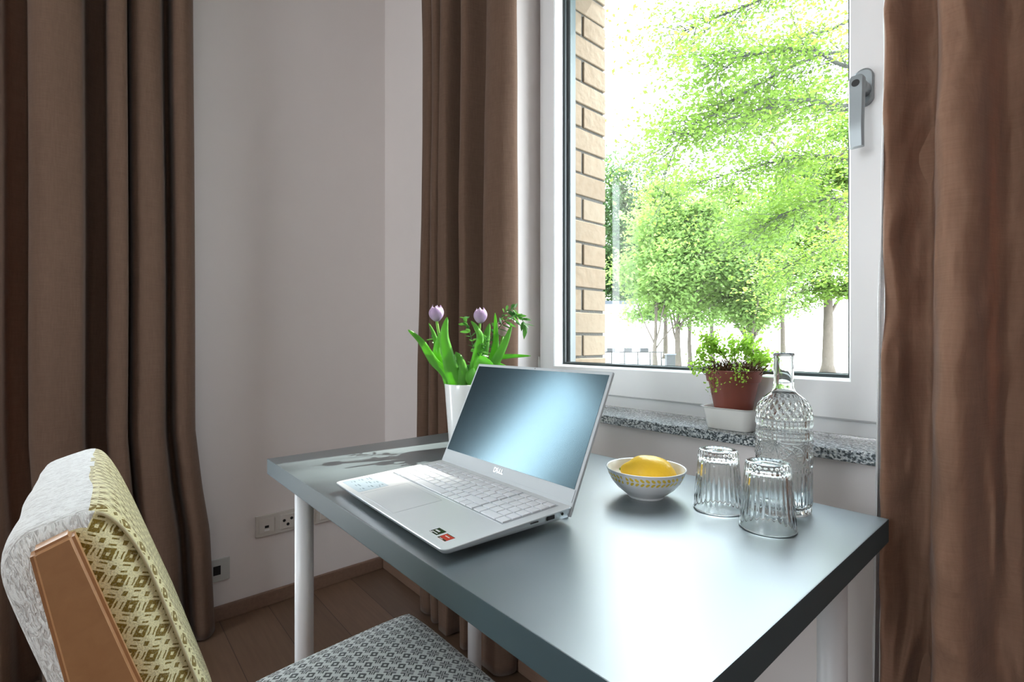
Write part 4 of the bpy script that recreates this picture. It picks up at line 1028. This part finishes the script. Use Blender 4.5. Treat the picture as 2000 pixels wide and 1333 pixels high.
obj('seat_frame', boxes([(Vector((1.135, -0.875, 0.345))-CO, Vector((1.54, -0.851, 0.396))-CO), (Vector((1.13, -0.545, 0.345))-CO, Vector((1.545, -0.525, 0.384))-CO),
    (Vector((1.13, -0.86, 0.345))-CO, Vector((1.15, -0.53, 0.384))-CO), (Vector((1.525, -0.86, 0.345))-CO, Vector((1.545, -0.53, 0.384))-CO)], 0.003), M['beech'], ch)
for x in (1.152, 1.523):
    bm = bmesh.new(); y = -0.56; add_box(bm, Vector((x-0.017, y-0.017, 0))-CO, Vector((x+0.017, y+0.017, 0.385))-CO, 0.004)
    for v in bm.verts:
        if v.co.z < 0.1: v.co.x = (v.co.x-(x-CO.x))*0.7+(x-CO.x); v.co.y = (v.co.y-(y-CO.y))*0.7+(y-CO.y)
    obj('leg', bm, M['beech'], ch)

# ================================================================== OUTSIDE
GZ = -0.51
struct('ground', box((-90, 0.37, GZ-0.2), (60, 160, GZ)), M['pave'])
def placed(px, Z, z=GZ):
    d = FV+RV*((px-1000)/961); p = CAM+d*Z; return Vector((p.x, p.y, z))
rg = random.Random(77)
def np_leaves(name, centres, n, size, spread, mat, parent, seed, flat=0.5):
    """one mesh of n small pointed leaves scattered round the twig centres"""
    r = np.random.default_rng(seed); C_ = np.array(centres); ci = r.integers(0, len(C_), n); sp_ = np.array(spread)
    P_ = C_[ci]+r.normal(0, 1, (n, 3))*sp_
    nm = r.normal(0, 1, (n, 3)); nm[:, 2] = np.abs(nm[:, 2])+flat; nm /= np.linalg.norm(nm, axis=1)[:, None]
    t = r.normal(0, 1, (n, 3)); u = np.cross(nm, t); u /= np.linalg.norm(u, axis=1)[:, None]; v = np.cross(nm, u)
    s = (size*r.uniform(0.6, 1.3, n))[:, None]
    V = np.stack([P_+u*s, P_+v*s*0.62-nm*s*0.12, P_-u*s, P_-v*s*0.62-nm*s*0.12], 1).reshape(-1, 3)
    me = bpy.data.meshes.new(name); me.vertices.add(4*n); me.vertices.foreach_set('co', V.astype(np.float32).ravel())
    me.loops.add(4*n); me.loops.foreach_set('vertex_index', np.arange(4*n, dtype=np.int32)); me.polygons.add(n)
    me.polygons.foreach_set('loop_start', np.arange(0, 4*n, 4, dtype=np.int32)); me.update(); me.validate(); me.materials.append(mat)
    o = bpy.data.objects.new(name, me); COL.objects.link(o); o.parent = parent; return o
def branchy(bm, start, d, length, rad, depth, rd, tips, droop=0.0, spread=0.6, nsub=3):
    p = Vector(start); d = Vector(d).normalized(); seg = 6; pts = [p.copy()]; rs = [rad]
    for i in range(seg):
        d = (d+Vector((rd.gauss(0, .10), rd.gauss(0, .10), rd.gauss(0, .08)-droop))).normalized(); p = p+d*(length/seg); pts.append(p.copy()); rs.append(rad*(1-0.75*(i+1)/seg))
        if i >= 1 and depth <= 1: tips.append(tuple(p))
    tube(bm, pts, rs, 6 if rad < 0.05 else 10)
    if depth > 0:
        for k in range(nsub):
            i = rd.randint(2, seg); q = pts[i]; nd = (d+Vector((rd.gauss(0, spread), rd.gauss(0, spread), rd.gauss(0, spread*0.6)))).normalized()
            branchy(bm, q, nd, length*rd.uniform(.5, .75), rs[i]*0.65+0.002, depth-1, rd, tips, droop, spread, nsub)
def tree(label, loc, h, tr, crown_c, crown_r, nleaf, lsize, seed, mat='leaf_a', bark='bark', spread=0.35, fork=0.35, lean=(0, 0), group='trees outside the window', nb=9):
    rd = random.Random(seed); root = empty('tree', loc, label, 'tree', group)
    bm = bmesh.new(); tips = []; top = Vector((lean[0], lean[1], h*0.78))
    trunk = smooth_path([(0, 0, 0), (top.x*0.2+rd.gauss(0, .05), top.y*.2, h*fork*0.6), (top.x*.5, top.y*.5, h*fork*1.2), tuple(top)], 5)
    tube(bm, trunk, [tr*(1.35 if i == 0 else 1.0)*(1-0.75*i/len(trunk)) for i in range(len(trunk))], 12)
    for k in range(nb):
        i = rd.randint(int(len(trunk)*fork), len(trunk)-1); q = trunk[i]
        tgt = Vector((crown_c[0]+rd.uniform(-1, 1)*crown_r[0], crown_c[1]+rd.uniform(-1, 1)*crown_r[1], crown_c[2]+rd.uniform(-.9, 1)*crown_r[2]))
        dd = tgt-q; branchy(bm, q, dd, dd.length*0.85, tr*0.32, 2, rd, tips, 0.0, 0.55, 3)
    obj('trunk', bm, M[bark], root)
    keep = [t for t in tips if sum(((t[i]-crown_c[i])/(crown_r[i]*1.25))**2 for i in range(3)) < 1.0]
    for _ in range(int(nleaf/130)):
        v = Vector((rd.gauss(0, 1), rd.gauss(0, 1), rd.gauss(0, 1))).normalized()*rd.uniform(0.45, 1)
        keep.append(tuple(crown_c[i]+v[i]*crown_r[i] for i in range(3)))
    np_leaves('leaves', keep, nleaf, lsize, (spread, spread, spread*0.55), M[mat], root, seed)
    return root
# near tree whose crown hangs across the right half of the window; trunk stands right of the view
nt_root = empty('tree', (4.2, 9.6, GZ), 'nearest leafy tree, its green boughs hanging across the upper right of the window', 'tree', 'trees outside the window')
def N_(v): return Vector(v)-Vector((4.2, 9.6, GZ))
bm = bmesh.new(); tips = []; rd2 = random.Random(12)
tube(bm, smooth_path([N_((4.2, 9.6, GZ)), N_((4.15, 9.6, 2.5)), N_((4.0, 9.7, 6)), N_((3.7, 9.8, 11))], 5), [0.36*(1-0.05*i) for i in range(16)], 14)
def bough(px0, py0, Z0, px1, py1, Z1, rad, sag=0.0, n=5):
    a = CAM+(FV+RV*((px0-1000)/961)+Vector((0, 0, 1))*((667-py0)/961))*Z0; b = CAM+(FV+RV*((px1-1000)/961)+Vector((0, 0, 1))*((667-py1)/961))*Z1
    c = (a+b)/2+Vector((0, 0, sag)); path = smooth_path([N_((4.0, 9.7, a.z+0.6)), N_(a), N_(c), N_(b)], 6)
    tube(bm, path, [rad*(1-0.85*i/len(path)) for i in range(len(path))], 7)
    L = len(path)
    for i in range(6, L):
        for k in range(n if i > 9 else 2):
            tg = (path[min(i+1, L-1)]-path[i-1]).normalized(); nd = tg+Vector((rd2.gauss(0, .45), rd2.gauss(0, .45), rd2.gauss(-0.10, .30)))
            branchy(bm, path[i], nd, rd2.uniform(.5, 1.25), rad*0.16, 1, rd2, tips, 0.02, 0.5, 2)
    for i in range(8, L): tips.append(tuple(path[i]))
for bq in [(1760, 60, 9, 1345, 250, 8.2, .06, .25), (1740, 190, 8.6, 1330, 268, 7.6, .05, .25), (1720, -60, 9.5, 1340, 60, 9.2, .06, .15), (1740, 120, 8, 1400, 120, 7.8, .05, .2), (1760, 300, 9.5, 1390, 350, 9.5, .05, .2),
           (1740, 380, 9, 1500, 430, 9, .04, .15), (1720, -160, 9, 1400, -120, 9, .06, .1), (1700, 200, 10, 1480, 230, 10.5, .05, .2), (1720, 440, 11, 1540, 520, 11, .035, .1), (1690, 20, 11, 1420, 180, 11.5, .05, .3)]:
    bough(*bq)
obj('trunk', bm, M['bark_dark'], nt_root)
print('hero tips', len(tips))
np_leaves('leaves', tips, 33000, 0.040, (0.17, 0.17, 0.07), M['leaf_a'], nt_root, 4, flat=1.3)
# its high crown, above the window's view, shades the right part of the desk
up = [(rd2.uniform(-1.95, 4.5), rd2.uniform(-4.2, 3.0), rd2.uniform(9.6, 14.5)) for _ in range(420)]
up = [u for u in up if abs((u[0]-1.1)/3.3)**4+abs((u[1]+0.6)/4.0)**4 < 1.0]
np_leaves('high_leaves', up, 80000, 0.115, (0.28, 0.35, 0.28), M['leaf_a'], nt_root, 9, flat=1.0)

tree('broad old tree with thick pale trunk at the right edge of the window', placed(1617, 23.6), 13.5, 0.27, (0, 0, 8.2), (4.4, 3.2, 4.6), 30000, 0.10, 31, spread=.38, fork=.33)
tree('many-branched tree behind the potted plant, trunk splitting low', placed(1466, 24.0), 9.0, 0.26, (0.0, 0, 5.2), (3.0, 2.6, 2.6), 26000, 0.10, 32, 'leaf_b', spread=.4, fork=.2, nb=14)
tree('slim tree with forked trunk right of the white building', placed(1281, 23.0), 8.0, 0.13, (0, 0, 4.9), (2.0, 2.0, 2.7), 14000, 0.10, 33, 'leaf_b', fork=.22, spread=.35)
tree('straight pale-trunked tree, second from the white building', placed(1326, 23.5), 9.0, 0.16, (0.1, 0, 5.6), (1.8, 1.8, 3.3), 14000, 0.10, 34, 'leaf_b', fork=.3, spread=.35)
tree('thin tree with a brownish trunk just left of the potted plant', placed(1349, 29), 8.6, 0.14, (0.2, 0, 5.2), (2.1, 2.1, 2.6), 13000, 0.11, 35, 'leaf_a', fork=.3, spread=.4)
tree('distant tree above the left side of the potted plant', placed(1392, 34), 14.5, 0.16, (0.4, 0, 8.0), (3.6, 3.0, 5), 16000, 0.12, 36, 'leaf_a', fork=.3, spread=.45)
tree('tall soft-crowned tree rising behind the white building', placed(1215, 38), 17.5, 0.22, (0, 0, 9.8), (3.6, 3.3, 6.0), 42000, 0.13, 37, 'leaf_c', fork=.3, spread=.5)
tree('wide distant tree between the forked trunk and the old tree', placed(1530, 36), 17, 0.2, (0, 0, 9.5), (5.6, 3.5, 6.6), 22000, 0.13, 38, 'leaf_c', fork=.3, spread=.5)
tree('hazy tree tops beyond the straight pale trunk', placed(1300, 42), 16.5, 0.22, (0, 0, 9.4), (4.6, 3.5, 6.0), 34000, 0.14, 39, 'leaf_c', fork=.3, spread=.55)
# white building
bl_ = empty('building', placed(1160, 30), 'plain white flat-roofed building beside the brick reveal', 'building', rz=math.radians(49.2))
obj('wall', box((-6, 0, 0), (2.35, 6, 3.75)), M['render'], bl_); obj('roof', box((-6.1, -0.1, 3.75), (2.45, 6.1, 3.95)), M['roof_edge'], bl_)
obj('chimney', box((0.2, 2.0, 3.95), (0.9, 2.6, 4.9), 0.02), M['render'], bl_)
# low terrace with railing and planters
A = placed(1170, 12.0, 0.35); B = placed(1296, 12.0, 0.35); dr = (B-A).normalized(); ln = (B-A).length; angr = math.atan2(dr.y, dr.x)
ra = empty('railing', A+Vector((0, 0, -0.86)), 'thin black railing with slim posts on the pale terrace', 'railing', rz=angr)
obj('top_rail', box((0, -0.012, 1.22), (ln, 0.012, 1.245), 0.003), M['rail'], ra); obj('bottom_rail', box((0, -0.01, 0.30), (ln, 0.01, 0.32), 0.003), M['rail'], ra)
for px in (1195, 1220, 1246, 1270, 1292):
    x = (placed(px, 12.0, 0)-placed(1170, 12.0, 0)).length; obj('post', box((x-0.013, -0.013, 0), (x+0.013, 0.013, 1.225), 0.002), M['rail'], ra)
for i, (px, lab) in enumerate(((1193, 'grey planter box at the railing end nearest the bricks'), (1226, 'grey planter box in the middle of the railing'), (1258, 'grey planter box on the railing before the forked trunk'))):
    c = placed(px, 12.0, 0)-placed(1170, 12.0, 0); x = c.length
    pl = empty('planter_box', A+dr*x+Vector((0, 0, -0.86+1.245)), lab, 'planter', 'planters on the railing', rz=angr)
    obj('box', box((-0.095, -0.07, 0), (0.095, 0.07, 0.085), 0.006), M['planter'], pl)
    if i: 
        b2 = bmesh.new()
        for _ in range(14):
            q = Vector((rg.uniform(-.08, .08), rg.uniform(-.05, .05), 0.08)); tube(b2, [q, q+Vector((rg.gauss(0, .015), rg.gauss(0, .015), rg.uniform(.02, .06)))], [0.005, 0.002], 4)
        obj('shoots', b2, M['sprig'], pl)
ub = empty('utility_box', placed(1311, 16), 'small grey utility box on the ground between two tree trunks', 'utility box', rz=math.radians(49.2))
obj('cabinet', box((-0.14, 0, 0), (0.14, 0.2, 1.05), 0.01), M['planter'], ub); obj('lid', box((-0.16, -0.02, 1.05), (0.16, 0.22, 1.09), 0.005), M['roof_edge'], ub)
